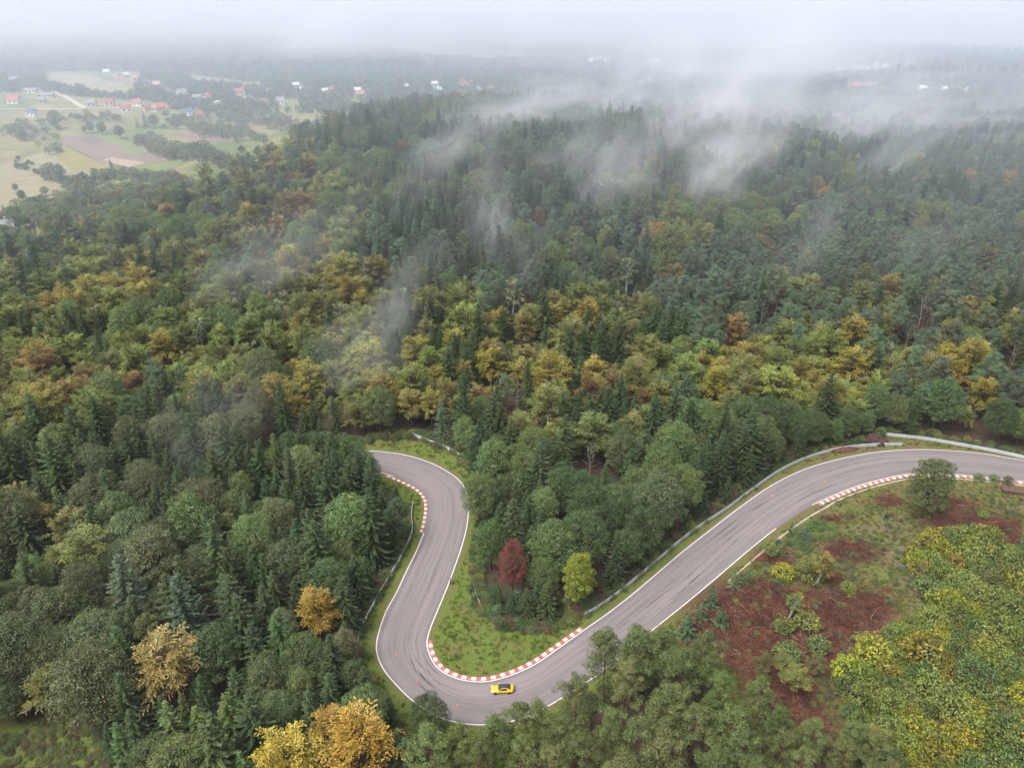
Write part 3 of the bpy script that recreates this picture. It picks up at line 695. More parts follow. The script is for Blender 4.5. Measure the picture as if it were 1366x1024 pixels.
# boom barrier (white-and-green bar) behind the long guardrail and an earth bank with roots
M_GREEN = flecked('green paint', (.05, .35, .2), .1, 4, .4)
def boom():
    a, c = at(1139, 588.5), at(1153, 584.5); o = link('barrier_bar', None, None, (a[0], a[1], 0), 'white bar barrier with green end in front of the forest edge', 'barrier')
    d = c-a; L = np.linalg.norm(d); o.rotation_euler = (0, 0, math.atan2(d[1], d[0])); q = MB()
    q.box((L/2+.3, 0, .95), (L, .09, .14)); q.build('bar', M_CWHITE, o); q = MB(); q.box((.12, 0, .95), (.6, .13, .18)); q.build('bar_end', M_GREEN, o)
    q = MB(); q.box((L+.4, 0, .5), (.22, .22, 1.0)); q.build('post', M_POST, o); q = MB(); q.box((.1, 0, .42), (.1, .1, .84)); q.build('rest_post', M_POST, o)
boom()
M_EARTH = flecked('dark earth', (.045, .028, .022), .5, 1.2, .95)
def mound(px, py, rx, ry, h, seed, name, label, mat, cat):
    p = at(px, py); g = np.random.default_rng(seed); bm = bmesh.new(); bmesh.ops.create_icosphere(bm, subdivisions=4, radius=1)
    ph = g.uniform(0, 6.28, 6)
    for v in bm.verts:
        x, y, z = v.co; k = 1+.18*math.sin(x*5+ph[0])*math.sin(y*6+ph[1])+.1*math.sin(11*x+ph[2]+7*z)*math.sin(13*y+ph[3])
        v.co = (x*rx*k, y*ry*k, max(-.3, z)*h*k)
    m = bpy.data.meshes.new(name); bm.to_mesh(m); bm.free(); m.materials.append(mat)
    for f in m.polygons: f.use_smooth = True
    return link(name, m, None, (p[0], p[1], 0), label, cat)
mound(1168, 590, 3.2, 2.2, 2.6, 3, 'earth_mound', 'dark heap of earth behind the end of the long guardrail', M_EARTH, 'earth heap')
mound(1120, 600, 5., 1.6, 1.1, 4, 'earth_mound', 'low brown earth bank behind the long guardrail before its end', flecked('brown earth', (.085, .045, .03), .5, 1.2, .95), 'earth heap')
# pallet-like stack of brown planks by the right kerb
M_PLANK = flecked('weathered brown planks', (.10, .06, .045), .35, 2)
p = at(1350, 656); o = link('plank_stack', None, None, p, 'stack of dark brown planks beside the kerb at the right edge', 'plank stack'); o.rotation_euler = (0, 0, R(-14))
for k in range(4):
    for j in range(6):
        q = MB(); q.box((random.uniform(-.1, .1), -1.0+j*.4, .12+k*.24), (5.2, .34, .17), random.uniform(-.02, .02)); q.build('plank', M_PLANK, o)

# ------------------------------------------------------------------ valley: fields, lanes
def field_mat(name, a, b2, sc=(.02, .5, 1), rot=0.):
    m, nt, out = newmat(name); b = NB(nt); p = b.pos()
    mp = b.n('ShaderNodeMapping'); mp.inputs['Rotation'].default_value = (0, 0, rot); mp.inputs['Scale'].default_value = sc; b.l(p, mp.inputs[0])
    f = b.noise(1, 5, mp.outputs[0], .65); g = b.noise(.03, 4, p, .6)
    c = b.ramp(f, [(.3, a), (.7, b2)]); c = b.mix(b.ramp(g, [(.4, (0, 0, 0)), (.7, (.5, .5, .5))]), c, tuple(.6*x+.05 for x in b2))
    b.bsdf(out, c, .95, .1); return m
M_PLOUGH = field_mat('ploughed soil', (.13, .095, .075), (.20, .145, .115), rot=.9); M_PALE = field_mat('pale stubble', (.22, .16, .12), (.33, .25, .19), rot=.9); M_DARKSOIL = field_mat('dark soil', (.095, .085, .075), (.13, .11, .095), rot=.9)
M_GREENF = field_mat('green field', (.09, .125, .04), (.16, .18, .065), (.03, .2, 1), .9); M_TANF = field_mat('dry meadow', (.16, .145, .08), (.245, .21, .13), (.03, .1, 1), .7); M_YELF = field_mat('yellow weeds', (.15, .135, .05), (.22, .185, .055), (.05, .1, 1), .5)
M_LANE = flecked('pale gravel', (.34, .31, .28), .15, .5, .9)
draped('ploughed_field', [(79,184),(124,180),(150,192),(255,222),(240,228),(172,235),(140,222),(100,199)], M_PLOUGH, .30)
draped('dark_soil_strip', [(104,184),(124,180),(142,190),(120,194)], M_DARKSOIL, .36)
draped('stubble_strip', [(138,215),(152,212),(198,231),(172,235)], M_PALE, .36)
draped('green_field', [(124,180),(140,177),(170,190),(272,218),(262,232),(232,242),(180,248),(172,235),(240,228),(255,222),(150,192)], M_GREENF, .24)
draped('green_strip', [(160,205),(176,200),(196,208),(184,214)], M_GREENF, .42)
draped('ploughed_field', [(228,178),(250,178),(320,196),(330,204),(312,208),(262,192)], M_PLOUGH, .28)
draped('meadow', [(64,100),(84,98),(120,100),(172,118),(178,128),(150,128),(110,118),(70,110)], M_TANF, .2)
draped('meadow', [(0,222),(66,200),(150,224),(150,246),(60,290),(0,302)], M_TANF, .2)
draped('weed_field', [(66,194),(84,194),(140,222),(146,232),(100,232),(78,212)], M_YELF, .26)
draped('lawn', [(372,138),(384,136),(398,147),(380,150)], M_GREENF, .2)
draped('lawn', [(452,134),(474,132),(496,142),(480,150),(462,142)], M_GREENF, .2)
draped('lawn', [(0,108),(8,110),(10,126),(0,130)], M_GREENF, .2)
draped('meadow', [(250,100),(320,108),(352,116),(330,119),(270,110)], M_TANF, .2)
strip('lane', [(-30,146.5),(0,146),(60,145.5),(110,145.5),(180,143),(240,141),(300,139)], 4, M_LANE)
strip('lane', [(40,112),(80,126),(105,140),(113,146)], 5, M_LANE)
strip('lane', [(1130,124),(1150,124),(1170,119),(1185,117)], 5, M_LANE)
strip('lane', [(1120,130),(1150,133),(1175,138),(1196,142)], 7, M_LANE)
strip('lane', [(355,147),(362,146),(372,145)], 3, M_LANE)

# ------------------------------------------------------------------ houses
WALLC = {'white': (.62, .61, .6), 'cream': (.5, .45, .36), 'yellow': (.5, .37, .16), 'pink': (.5, .39, .35), 'grey': (.4, .4, .4), 'blue': (.36, .48, .6), 'orange': (.62, .3, .13)}
ROOFC = {'red': (.30, .085, .07), 'dark red': (.25, .07, .06), 'grey': (.18, .18, .19), 'navy': (.07, .085, .13), 'pink': (.36, .17, .15), 'pale': (.45, .43, .42), 'brown': (.16, .09, .07), 'blue': (.35, .46, .58)}
MW = {k: flecked(k+' plaster', v, .08, .4) for k, v in WALLC.items()}; MR = {k: flecked(k+' roof tiles', v, .15, 1.) for k, v in ROOFC.items()}
M_PANE = flecked('dark window', (.05, .055, .065), .2, 1, .2, .5); M_DOOR = flecked('brown door', (.12, .07, .05), .2, 1)
def house(px, py, wpx, wall, roof, label, rot=0., depth=.75, low=False, far=False, group=None, storey=1.3):
    p = atg(px, py); d = p[1]*CP-(p[2]-CZ)*SP; w = wpx*d/FPX; dp = w*depth; wh = (3.0 if low else 3.0*storey); rh = dp*(.22 if low else .42)
    o = link('house', None, None, p, label, 'house', group); o.rotation_euler = (0, 0, rot)
    x, y = w/2, dp/2; q = MB()
    V = [(-x, -y, -1), (x, -y, -1), (x, y, -1), (-x, y, -1), (-x, -y, wh), (x, -y, wh), (x, y, wh), (-x, y, wh), (-x, 0, wh+rh), (x, 0, wh+rh)]
    q.add(V, [(0, 1, 5, 4), (2, 3, 7, 6), (1, 2, 6, 5), (3, 0, 4, 7), (5, 6, 9), (7, 4, 8)]); q.build('wall', MW[wall], o)
    ov = .5; k = (rh/y); q = MB()
    for s in (-1, 1):
        a = [(-x-ov, s*(y+ov), wh-ov*k+.06), (x+ov, s*(y+ov), wh-ov*k+.06), (x+ov, 0, wh+rh+.06), (-x-ov, 0, wh+rh+.06)]; b2 = [(u, v, zz+.22) for u, v, zz in a]
        q.add(a+b2, [(3, 2, 1, 0), (4, 5, 6, 7), (0, 1, 5, 4), (1, 2, 6, 5), (2, 3, 7, 6), (3, 0, 4, 7)])
    rf = q.build('roof', MR[roof], o)
    if far: return o
    q = MB(); q.box((x*.4, y*.3, wh+rh+.1), (.7, .7, 2.0)); q.build('chimney', MW['grey'], rf)
    nw = 2 if w < 11 else 3
    for i in range(nw):
        xx = -x+w*(i+.5)/nw
        if i == 1 and nw == 3:
            q = MB(); q.box((xx, -y-.03, 1.1), (1.2, .12, 2.2)); q.build('door', M_DOOR, o)
        else:
            q = MB(); q.box((xx, -y-.03, 1.8), (1.5, .1, 1.5)); q.build('window', M_PANE, o)
    for s in (-1, 1):
        q = MB(); q.box((s*(x+.03), 0, wh*.6), (.1, 1.4, 1.4)); q.build('window', M_PANE, o)
        if not low: q = MB(); q.box((s*(x+.03), 0, wh+rh*.35), (.1, 1.1, 1.2)); q.build('window', M_PANE, o)
    return o
HS = [
 (20,138,18,'white','red','white house with large bright red roof near the left edge',0,.8,0),
 (44,155,15,'white','navy','white house with navy roof standing alone below the lane',-.25,.8,0),
 (42,124,18,'white','grey','long white house with grey roof behind the bright red one',.1,.6,1),
 (62,130,24,'cream','grey','long low cream house with grey roof above the garden trees',.1,.45,1),
 (20,111,11,'white','grey','small white house with grey roof before the far left wood',.4,.8,0),
 (58,138,9,'grey','grey','small grey house half hidden among the garden trees',.2,.8,0),
 (123,142,14,'pink','grey','pink house with grey roof at the foot of the sloping lane',.15,.75,0),
 (143,100,9,'white','pale','small white house with pale roof at the top of the dry meadow',.3,.9,0),
 (154,101.5,10,'white','grey','low white shed beside the topmost white house',0,.4,1),
 (169,104,8,'yellow','pale','small yellow house between shed and orange-roofed house',.6,.9,0),
 (181,108,11,'yellow','pink','yellow gabled house with pinkish roof highest in the village',.7,.9,0),
 (160,111,13,'white','red','white house with red roof on the edge of the dry meadow',.4,.7,0),
 (199,116,11,'white','navy','white house with blue grey roof left of the pink-roofed house',.1,.6,0),
 (211,117.5,12,'white','pink','white house with broad pinkish roof above the village trees',-.1,.9,0),
 (225,125.5,6,'orange','red','tiny orange cottage between the garden trees',0,.8,1),
 (243,128,13,'white','grey','white house with steep grey roof and white gable in the trees',.7,.9,0),
 (147,141,14,'pink','dark red','pink house behind a round tree, right of the sloping lane',.1,.6,0),
 (169,149,16,'white','dark red','white gabled house with dark red roof lowest by the lane',.5,.7,0),
 (184,141,14,'white','red','white house with red roof behind the dark-red-roofed gable',-.05,.6,0),
 (197,148,11,'pink','dark red','pink gabled house with dark red roof beside the low red annex',.7,.8,0),
 (207,149,9,'white','red','low red-roofed annex between pink and orange-yellow houses',0,.6,1),
 (216,148,13,'yellow','red','tall orange-yellow house with red roof in the village centre',.5,.9,0),
 (253,154,14,'white','navy','white house with navy roof above the young plantation',-.05,.75,0),
 (266,159,13,'yellow','dark red','yellow gabled house with dark red roof beside the navy-roofed one',.7,.8,0),
 (289,145,13,'white','pale','white gabled house with pale roof among dark trees',.8,.9,0),
 (264,134.5,13,'cream','grey','cream house with grey roof right of the steep grey-roofed one',.1,.6,0),
 (277,133.5,9,'white','dark red','small white house with dark red roof in the village trees',.6,.8,0),
 (320,126.5,12,'white','red','white house with bright red roof standing above the long white one',.35,.8,0),
 (327,135,15,'white','grey','long low white house below the bright-red-roofed one',-.2,.4,1),
 (351,141,15,'white','brown','white house with dark brown roof in front of the lawn',.4,.7,0),
 (361,127,9,'white','grey','small white cottage behind the dark-brown-roofed house',.3,.8,0),
 (375,139,13,'white','grey','white house with grey hipped roof at the top of the lawn',.1,.8,0),
 (395,118,10,'pink','pale','pale pink house at the edge of the misty wood',.4,.8,0),
 (407,122.5,16,'white','pale','long white low building with pale roof in the mist',-.15,.5,1),
 (433,126,10,'white','pale','white gabled house in the mist below the long low building',.6,.8,0),
 (443,123,6,'orange','red','tiny red-roofed cottage in the misty trees',0,.8,1),
 (477,125,11,'cream','pale','tall cream block house above the pink-roofed house',.1,.7,0),
 (481,130,13,'pink','pink','pink house with pink roof in front of the cream block',.3,.7,0),
 (542,119.5,7,'white','pale','small white house left of the light blue one behind the hill',.6,.8,0),
 (580,116,9,'white','pale','pale house directly behind the light blue house',.1,.7,0),
 (585,125,9,'blue','blue','light blue house with steep roof behind the hill crest',.8,1.0,0),
 (615,115,8,'white','dark red','white house with dark red roof, left of the cream twin',.5,.7,0),
 (627,116,8,'cream','dark red','cream house with dark red roof, right of the white twin',.6,.8,0),
 (638,124,7,'white','grey','small white house with grey roof just above the crest trees',.6,.8,0),
 (612,129,9,'pink','red','pink house with red roof just above the crest trees',.1,.7,0),
 (653,123,8,'pink','red','pink house with red roof beside the drifting fog',.1,.7,0),
 (1140,119,14,'yellow','red','large yellow house with red roof alone on the right plain',.15,.8,0),
 (1154,120,11,'yellow','red','lower yellow wing beside the large yellow house',.1,.6,1),
]
for px, py, w, wl, rf, lb, rot, dp, low in HS: house(px, py, w*.8, wl, rf, lb, rot, dp, bool(low))
def far_house(px, py, w, wl, rf, lb, grp, rot): house(px, py, w, wl, rf, lb, rot, .8, False, True, grp)
for k, (x, y) in enumerate([(1084,106),(1117,96),(1124,96),(1130,98),(1141,94.5),(1147,96),(1157,95.5),(1168,88.5),(1180,90.5),(1203,93),(1209,91.5)]):
    far_house(x, y, 5, 'white', 'pale' if k % 3 else 'grey', 'tiny white house in the misty row beyond the large yellow house', 'white houses in the mist beyond the yellow house', .3*k % 1)
for x, y, wl, rf, lb in [(1229,122.5,'cream','pale','long cream house on the right plain, first right of the yellow one'),(1259,123,'white','pale','white house in the middle of the right plain'),
    (1289,123.5,'white','pink','white house with pinkish roof on the right plain before the hedge'),(1330,128,'cream','grey','cream house with grey roof near the right edge in mist'),(1335,134.5,'orange','pale','pale orange barn near the right edge in mist')]:
    far_house(x, y, 9 if wl != 'white' else 6, wl, rf, lb, None, .2)
for k, (x, y) in enumerate([(767,81),(787,84.5),(791,81),(802,81),(809,83),(815,87.5),(826,89),(868,86),(868,91),(876,84),(897,93),(925,95)]):
    far_house(x, y, 4.5, 'white', 'pale' if k % 2 else 'grey', 'tiny white house in the distant fog beyond the hilltop', 'white houses in the fog beyond the hilltop', .4*k % 1)
# white house with a big grey roof at the left edge, near
house(4, 314, 34, 'white', 'grey', 'white house with large grey roof at the left edge behind the spruces', .35, .7, False)

# ------------------------------------------------------------------ forest layout
MIX = [  # cx, cy, rx, ry, [(weight, kind, palette)...]   later entries win
 (683,250,2000,2000,[(.38,'pine_tree','grey green'),(.08,'pine_tree','pine green'),(.22,'spruce_tree','grey green'),(.18,'spruce_tree','dark green'),(.07,'broadleaf_tree','mid green'),(.05,'broadleaf_tree','sage green'),(.015,'birch_tree','pale green'),(.005,'broadleaf_tree','rusty orange')]),
 (1150,250,340,110,[(.42,'pine_tree','grey green'),(.14,'spruce_tree','grey green'),(.16,'spruce_tree','dark green'),(.10,'broadleaf_tree','sage green'),(.10,'broadleaf_tree','olive green'),(.05,'broadleaf_tree','yellow green'),(.03,'broadleaf_tree','rusty orange')]),
 (960,300,90,50,[(.5,'broadleaf_tree','mid green'),(.3,'pine_tree','olive green'),(.2,'spruce_tree','dark green')]),
 (1150,400,270,90,[(.62,'pine_tree','grey green'),(.10,'pine_tree','olive green'),(.12,'spruce_tree','dark green'),(.06,'beech_tree','olive green'),(.04,'broadleaf_tree','brownish'),(.03,'beech_tree','rusty orange'),(.03,'birch_tree','pale green')]),
 (60,360,190,90,[(.30,'spruce_tree','dark green'),(.2,'beech_tree','olive green'),(.16,'pine_tree','grey green'),(.16,'broadleaf_tree','mid green'),(.1,'beech_tree','yellow green'),(.08,'beech_tree','brownish')]),
 (270,290,230,105,[(.24,'beech_tree','olive green'),(.20,'beech_tree','yellow green'),(.05,'beech_tree','rusty orange'),(.18,'broadleaf_tree','mid green'),(.18,'pine_tree','grey green'),(.10,'spruce_tree','dark green'),(.05,'beech_tree','golden yellow')]),
 (360,215,70,40,[(.2,'beech_tree','rusty orange'),(.15,'beech_tree','golden yellow'),(.15,'beech_tree','olive green'),(.3,'pine_tree','grey green'),(.2,'spruce_tree','dark green')]),
 (240,430,230,70,[(.34,'beech_tree','yellow green'),(.22,'beech_tree','olive green'),(.08,'beech_tree','golden yellow'),(.12,'broadleaf_tree','mid green'),(.14,'spruce_tree','dark green'),(.10,'birch_tree','pale green')]),
 (70,470,160,50,[(.3,'beech_tree','olive green'),(.3,'spruce_tree','dark green'),(.2,'broadleaf_tree','mid green'),(.2,'beech_tree','yellow green')]),
 (450,400,90,50,[(.4,'beech_tree','olive green'),(.25,'beech_tree','golden yellow'),(.2,'birch_tree','pale green'),(.15,'spruce_tree','dark green')]),
 (90,545,150,72,[(.40,'beech_tree','yellow green'),(.26,'beech_tree','olive green'),(.25,'beech_tree','golden yellow'),(.04,'beech_tree','rusty orange'),(.05,'broadleaf_tree','mid green')]),
 (430,495,190,62,[(.50,'beech_tree','yellow green'),(.28,'beech_tree','olive green'),(.12,'beech_tree','golden yellow'),(.10,'broadleaf_tree','mid green')]),
 (600,470,100,90,[(.35,'beech_tree','olive green'),(.28,'beech_tree','yellow green'),(.22,'beech_tree','golden yellow'),(.03,'beech_tree','rusty orange'),(.12,'spruce_tree','dark green')]),
 (770,450,120,75,[(.42,'beech_tree','olive green'),(.2,'beech_tree','yellow green'),(.08,'beech_tree','golden yellow'),(.22,'spruce_tree','dark green'),(.08,'broadleaf_tree','sage green')]),
 (850,515,80,38,[(.5,'beech_tree','golden yellow'),(.1,'beech_tree','rusty orange'),(.4,'beech_tree','olive green')]),
 (940,430,60,60,[(.6,'pine_tree','grey green'),(.3,'spruce_tree','dark green'),(.1,'beech_tree','rusty orange')]),
 (1040,510,140,62,[(.32,'beech_tree','golden yellow'),(.36,'beech_tree','yellow green'),(.22,'beech_tree','olive green'),(.10,'broadleaf_tree','mid green')]),
 (1270,520,110,60,[(.22,'beech_tree','golden yellow'),(.3,'beech_tree','olive green'),(.2,'broadleaf_tree','mid green'),(.28,'pine_tree','grey green')]),
 (1180,570,260,34,[(.55,'broadleaf_tree','deep green'),(.2,'broadleaf_tree','mid green'),(.2,'spruce_tree','dark green'),(.05,'beech_tree','olive green')]),
 (100,650,220,66,[(.76,'spruce_tree','dark green'),(.14,'broadleaf_tree','sage green'),(.10,'broadleaf_tree','mid green')]),
 (330,600,230,62,[(.62,'spruce_tree','dark green'),(.26,'broadleaf_tree','sage green'),(.12,'broadleaf_tree','deep green')]),
 (200,730,250,80,[(.36,'spruce_tree','dark green'),(.08,'spruce_tree','mid green'),(.30,'broadleaf_tree','sage green'),(.12,'beech_tree','olive green'),(.14,'broadleaf_tree','mid green')]),
 (420,740,120,190,[(.66,'spruce_tree','dark green'),(.08,'spruce_tree','mid green'),(.10,'broadleaf_tree','sage green'),(.12,'broadleaf_tree','mid green'),(.04,'beech_tree','yellow green')]),
 (70,880,130,100,[(.42,'broadleaf_tree','sage green'),(.34,'spruce_tree','dark green'),(.12,'broadleaf_tree','mid green'),(.12,'beech_tree','olive green')]),
 (310,960,190,130,[(.60,'spruce_tree','dark green'),(.12,'spruce_tree','mid green'),(.16,'broadleaf_tree','mid green'),(.10,'broadleaf_tree','deep green')]),
 (560,960,60,50,[(.5,'spruce_tree','dark green'),(.5,'broadleaf_tree','deep green')]),
 (640,1020,110,60,[(.8,'pine_tree','pine green'),(.1,'pine_tree','olive green'),(.1,'spruce_tree','dark green')]),
 (740,690,150,135,[(.52,'broadleaf_tree','deep green'),(.14,'broadleaf_tree','mid green'),(.34,'spruce_tree','dark green')]),
 (655,600,60,60,[(.8,'broadleaf_tree','mid green'),(.2,'spruce_tree','dark green')]),
 (895,620,90,55,[(.4,'broadleaf_tree','sage green'),(.25,'broadleaf_tree','mid green'),(.35,'spruce_tree','dark green')]),
 (780,560,140,40,[(.5,'spruce_tree','dark green'),(.25,'beech_tree','olive green'),(.25,'broadleaf_tree','deep green')]),
 (930,980,320,160,[(.75,'pine_tree','pine green'),(.15,'pine_tree','olive green'),(.06,'pine_tree','grey green'),(.04,'broadleaf_tree','mid green')]),
]
MIXR = {'spruce_tree': 3.1, 'pine_tree': 3.15, 'beech_tree': 4.6, 'broadleaf_tree': 4.0, 'birch_tree': 2.5}
SEEDS = np.c_[RNG.uniform(-420, 480, 2600), RNG.uniform(40, 760, 2600)]; SEEDU = RNG.uniform(size=2600)
def pick(px, py, x, y):
    L = None
    for cx, cy, rx, ry, m in MIX:
        if ((px-cx)/rx)**2+((py-cy)/ry)**2 < 1: L = m
    u = RNG.uniform()
    if RNG.uniform() < .6: u = SEEDU[((SEEDS[:, 0]-x)**2+(SEEDS[:, 1]-y)**2).argmin()]
    u *= sum(w for w, *_ in L)
    for w, k, p in L:
        u -= w
        if u <= 0: return k, p
    return L[-1][1:]
# trees that stand out, placed by hand: base pixel, kind, height, radius scale, palette, label
SPECIAL = [
 (684,796,'broadleaf_tree',16,.6,'red','red-leaved maple-like tree at the edge of the island wood above the hairpin'),
 (770,812,'broadleaf_tree',15.5,.8,'lime yellow','lime yellow tree at the wood edge close to the lower end of the long guardrail'),
 (1229,690,'broadleaf_tree',17.5,1.12,'mid green','lone round green oak on the clearing beside the right-hand kerb'),
 (236,935,'beech_tree',17.5,1.28,'tan gold','large round tan-orange beech among dark spruces at the lower left'),
 (492,1050,'beech_tree',20,1.1,'bright gold','tall golden tree left of the hairpin at the bottom edge of the photo'),
 (448,1020,'beech_tree',15,.9,'bright gold','low golden tree directly left of the tall golden one at the bottom'),
 (396,1062,'beech_tree',17,1.05,'bright gold','shorter golden tree beside the tall golden one at the bottom edge'),
 (430,856,'beech_tree',15,1.0,'bright gold','golden beech in the spruce wood left of the left guardrail'),
 (655,522,'beech_tree',18,1.0,'bright gold','bright golden beech on the lower slope above the upper bend'),
 (700,470,'beech_tree',17,.9,'rusty orange','rusty orange beech on the slope beside a dark spruce'),
 (225,500,'beech_tree',18,.85,'golden yellow','tall golden beech beside a dark gap on the left slope'),
 (976,470,'beech_tree',16,1.0,'rusty orange','lone rusty orange crown among grey green pines on the right slope'),
 (376,326,'beech_tree',15,.9,'golden yellow','golden orange beech high on the left ridge below dark pines'),
 (720,310,'broadleaf_tree',12,.7,'rusty orange','small orange tree alone among the pines of the upper hill'),
 (1310,370,'beech_tree',16,1.1,'rusty orange','orange beech among pines near the right edge of the photo'),
 (835,395,'birch_tree',18,1.15,'pale green','pale tall birch on the hill among dark pines'),
 (684,425,'birch_tree',17,1.15,'pale green','pale drooping birch on the slope above the rusty orange beech'),
 (418,540,'beech_tree',17,.9,'golden yellow','golden beech with drooping branches left of the upper bend'),
 (950,545,'beech_tree',16,1.0,'golden yellow','golden orange beech at the wood edge, leftmost of the golden row'),
 (1128,520,'beech_tree',17,1.05,'golden yellow','golden beech at the top of the golden row on the right'),
 (640,700,'broadleaf_tree',15,.95,'mid green','round green tree whose crown overhangs the left leg of the track'),
 (660,650,'broadleaf_tree',15,1.0,'mid green','round green tree beside the end of the upper bend guardrail'),
 (655,760,'broadleaf_tree',14,.9,'deep green','dark round tree behind the two people'),
 (500,752,'spruce_tree',20,1.15,'dark green','tall dark spruce beside the upper end of the left guardrail'),
 (575,1000,'broadleaf_tree',13.5,.8,'deep green','bright dark-green round tree overhanging the white line below the hairpin'),
 (804,942,'pine_tree',18.5,1.0,'pine green','pine with bare reddish trunk at the lower edge of the straight'),
 (842,932,'pine_tree',18.5,1.3,'pine green','broad spreading pine whose crown reaches over the straight'),
 (1300,560,'beech_tree',16,1.,'golden yellow','golden tree behind the right guardrail among green ones'),
 (786,640,'bare_tree',12,1,'bare','bare dead tree in the middle of the island wood'),
 (690,556,'bare_tree',14,1,'bare','bare pale trunk standing in a gap above the island wood'),
 (1222,447,'bare_tree',15,1,'bare','bare pale dead tree among the pines on the right slope'),
 (1205,470,'bare_tree',13,1,'bare','smaller bare dead tree just below the other on the right slope'),
 (1013,440,'bare_tree',12,1,'bare','whitish dead tree right of the lone rusty orange crown'),
 (1345,500,'bare_tree',13,1,'bare','bare dead tree at the right edge behind the guardrail wood'),
]
taken = []; SPC = []
for px, py, kd, h, rs, pal, lb in SPECIAL:
    p = atg(px, py); place_tree(kd, p[0], p[1], h, pal, lb, rscale=rs, parts=True); taken.append((p[0], p[1], MIXR.get(kd, 1.5)*rs, h)); q = proj(p[0], p[1], p[2]+h*.6); SPC.append((q[0], q[1], FPX/q[2]*h*.34, p[1]))
# candidates
FORCED = [(440,641,15),(460,645,15),(478,655,15),(420,642,15),(398,641,15),(492,668,14),(499,700,17),(484,676,18),(467,660,18),(449,652,18),(430,650,18),(410,648,18),(515,712,15),(474,690,19),(455,680,19)]
C = []
yy = 46.
while yy < 790:
    st = 2.7 if yy < 330 else 3.1
    xm = .80*yy+70; k = int(2*xm/st); C.append(np.c_[np.linspace(-xm, xm, k)+RNG.uniform(-1.2, 1.2, k), yy+RNG.uniform(-1.3, 1.3, k)]); yy += st
C = np.concatenate(C); CXY = C[RNG.permutation(len(C))]
ok = ~inpoly(VALLEY, CXY[:, 0], CXY[:, 1]) & ~inpoly(CLEAR2W, CXY[:, 0], CXY[:, 1]) & ~inpoly(FREEW, CXY[:, 0], CXY[:, 1]); CXY = CXY[ok]
DF = polydist(FREEW, CXY[:, 0], CXY[:, 1]); CZs = hill(CXY[:, 0], CXY[:, 1])
cell = {}
def free(x, y, r):
    i, j = int(x//6), int(y//6)
    for a in (i-2, i-1, i, i+1, i+2):
        for b in (j-2, j-1, j, j+1, j+2):
            for (u, v, q) in cell.get((a, b), ()):
                if (u-x)**2+(v-y)**2 < ((r+q)*.72)**2: return False
    return True
for px, py, h in FORCED: p = at(px, py); taken.append((p[0], p[1], 2.2, h))
for x, y, r, h in taken: cell.setdefault((int(x//6), int(y//6)), []).append((x, y, r))
VISA, VIS2A = np.array(VIS), np.array(VIS2)
TREES = []
for tx, ty, h in [(849,851,18),(882,838,18),(838,884,18),(890,923,18),(911,870,18),(943,847,17),(955,868,17),(964,899,18),(908,914,18),(1022,872,9),(1022,909,13),(1043,943,16),(1049,978,17),(817,949,18),
    (770,904,18),(782,987,18),(756,958,18),(899,978,18),(1128,993,13),(975,950,18),(930,950,18),(1000,975,18),(860,960,18),(1090,960,12),(722,942,17),(690,948,17),(655,955,17),(610,972,16),(575,975,17),
    (640,990,17),(700,985,17),(738,1000,17),(1075,1005,17),(950,1000,18),(830,1010,18),(1010,1015,17)]:
    p = at(tx, ty, h*.97); z = float(hill(p[0], p[1])); cell.setdefault((int(p[0]//6), int(p[1]//6)), []).append((p[0], p[1], 4.0))
    pp = proj(p[0], p[1], z+9); TREES.append((p[0], p[1], z, 'pine_tree', 'pine green', h, pp[0], pp[1], pp[2]))
def crown_hits(x, y, z, h, r):
    pts = [(x, y, z+.45*h), (x, y, z+.7*h), (x, y, z+.96*h), (x-r*.75, y, z+.55*h), (x+r*.75, y, z+.55*h), (x-r*.45, y, z+.8*h), (x+r*.45, y, z+.8*h)]
    a = np.array([proj(*p)[:2] for p in pts]); 
    if any(y < sy-1 and (((a[:, 0]-sx)/sr)**2+((a[:, 1]-sy_)/sr)**2 < 1).any() for sx, sy_, sr, sy in SPC): return True
    return bool(inpoly(VISA, a[:, 0], a[:, 1]).any() or inpoly(VIS2A, a[:, 0], a[:, 1]).any())
for (x, y), dfr, z in zip(CXY, DF, CZs):
    px, py, d = proj(x, y, z+9)
    if px < -230 or px > 1600 or py > 1300: continue
    kd, pal = pick(px+RNG.normal(0, 10), py+RNG.normal(0, 8), x, y); s = RNG.uniform(.66, 1.14); r = MIXR[kd]*s
    if dfr < .75*r: s *= .7; r *= .7
    if dfr < .6*r or not free(x, y, r): continue
    h = {'spruce_tree': 20, 'pine_tree': 18.5, 'beech_tree': 18, 'broadleaf_tree': 16, 'birch_tree': 15.5}[kd]*s*RNG.uniform(.9, 1.1)
    if y < 420:
        good = False
        for q in (1, .8, .62, .46, .34):
            if not crown_hits(x, y, z, h*q, r*1.25*q): good = True; break
        if not good: continue
        h *= q; r *= q
    cell.setdefault((int(x//6), int(y//6)), []).append((x, y, r))
    TREES.append((x, y, z, kd, pal, h, px, py, d))

for px, py, h in FORCED:
    p = at(px, py); pp = proj(p[0], p[1], 9); TREES.append((p[0], p[1], 0.0, 'broadleaf_tree' if h in (14, 15) and py < 700 else 'spruce_tree', 'deep green' if h in (14, 15) and py < 700 else 'dark green', h, pp[0], pp[1], pp[2]))
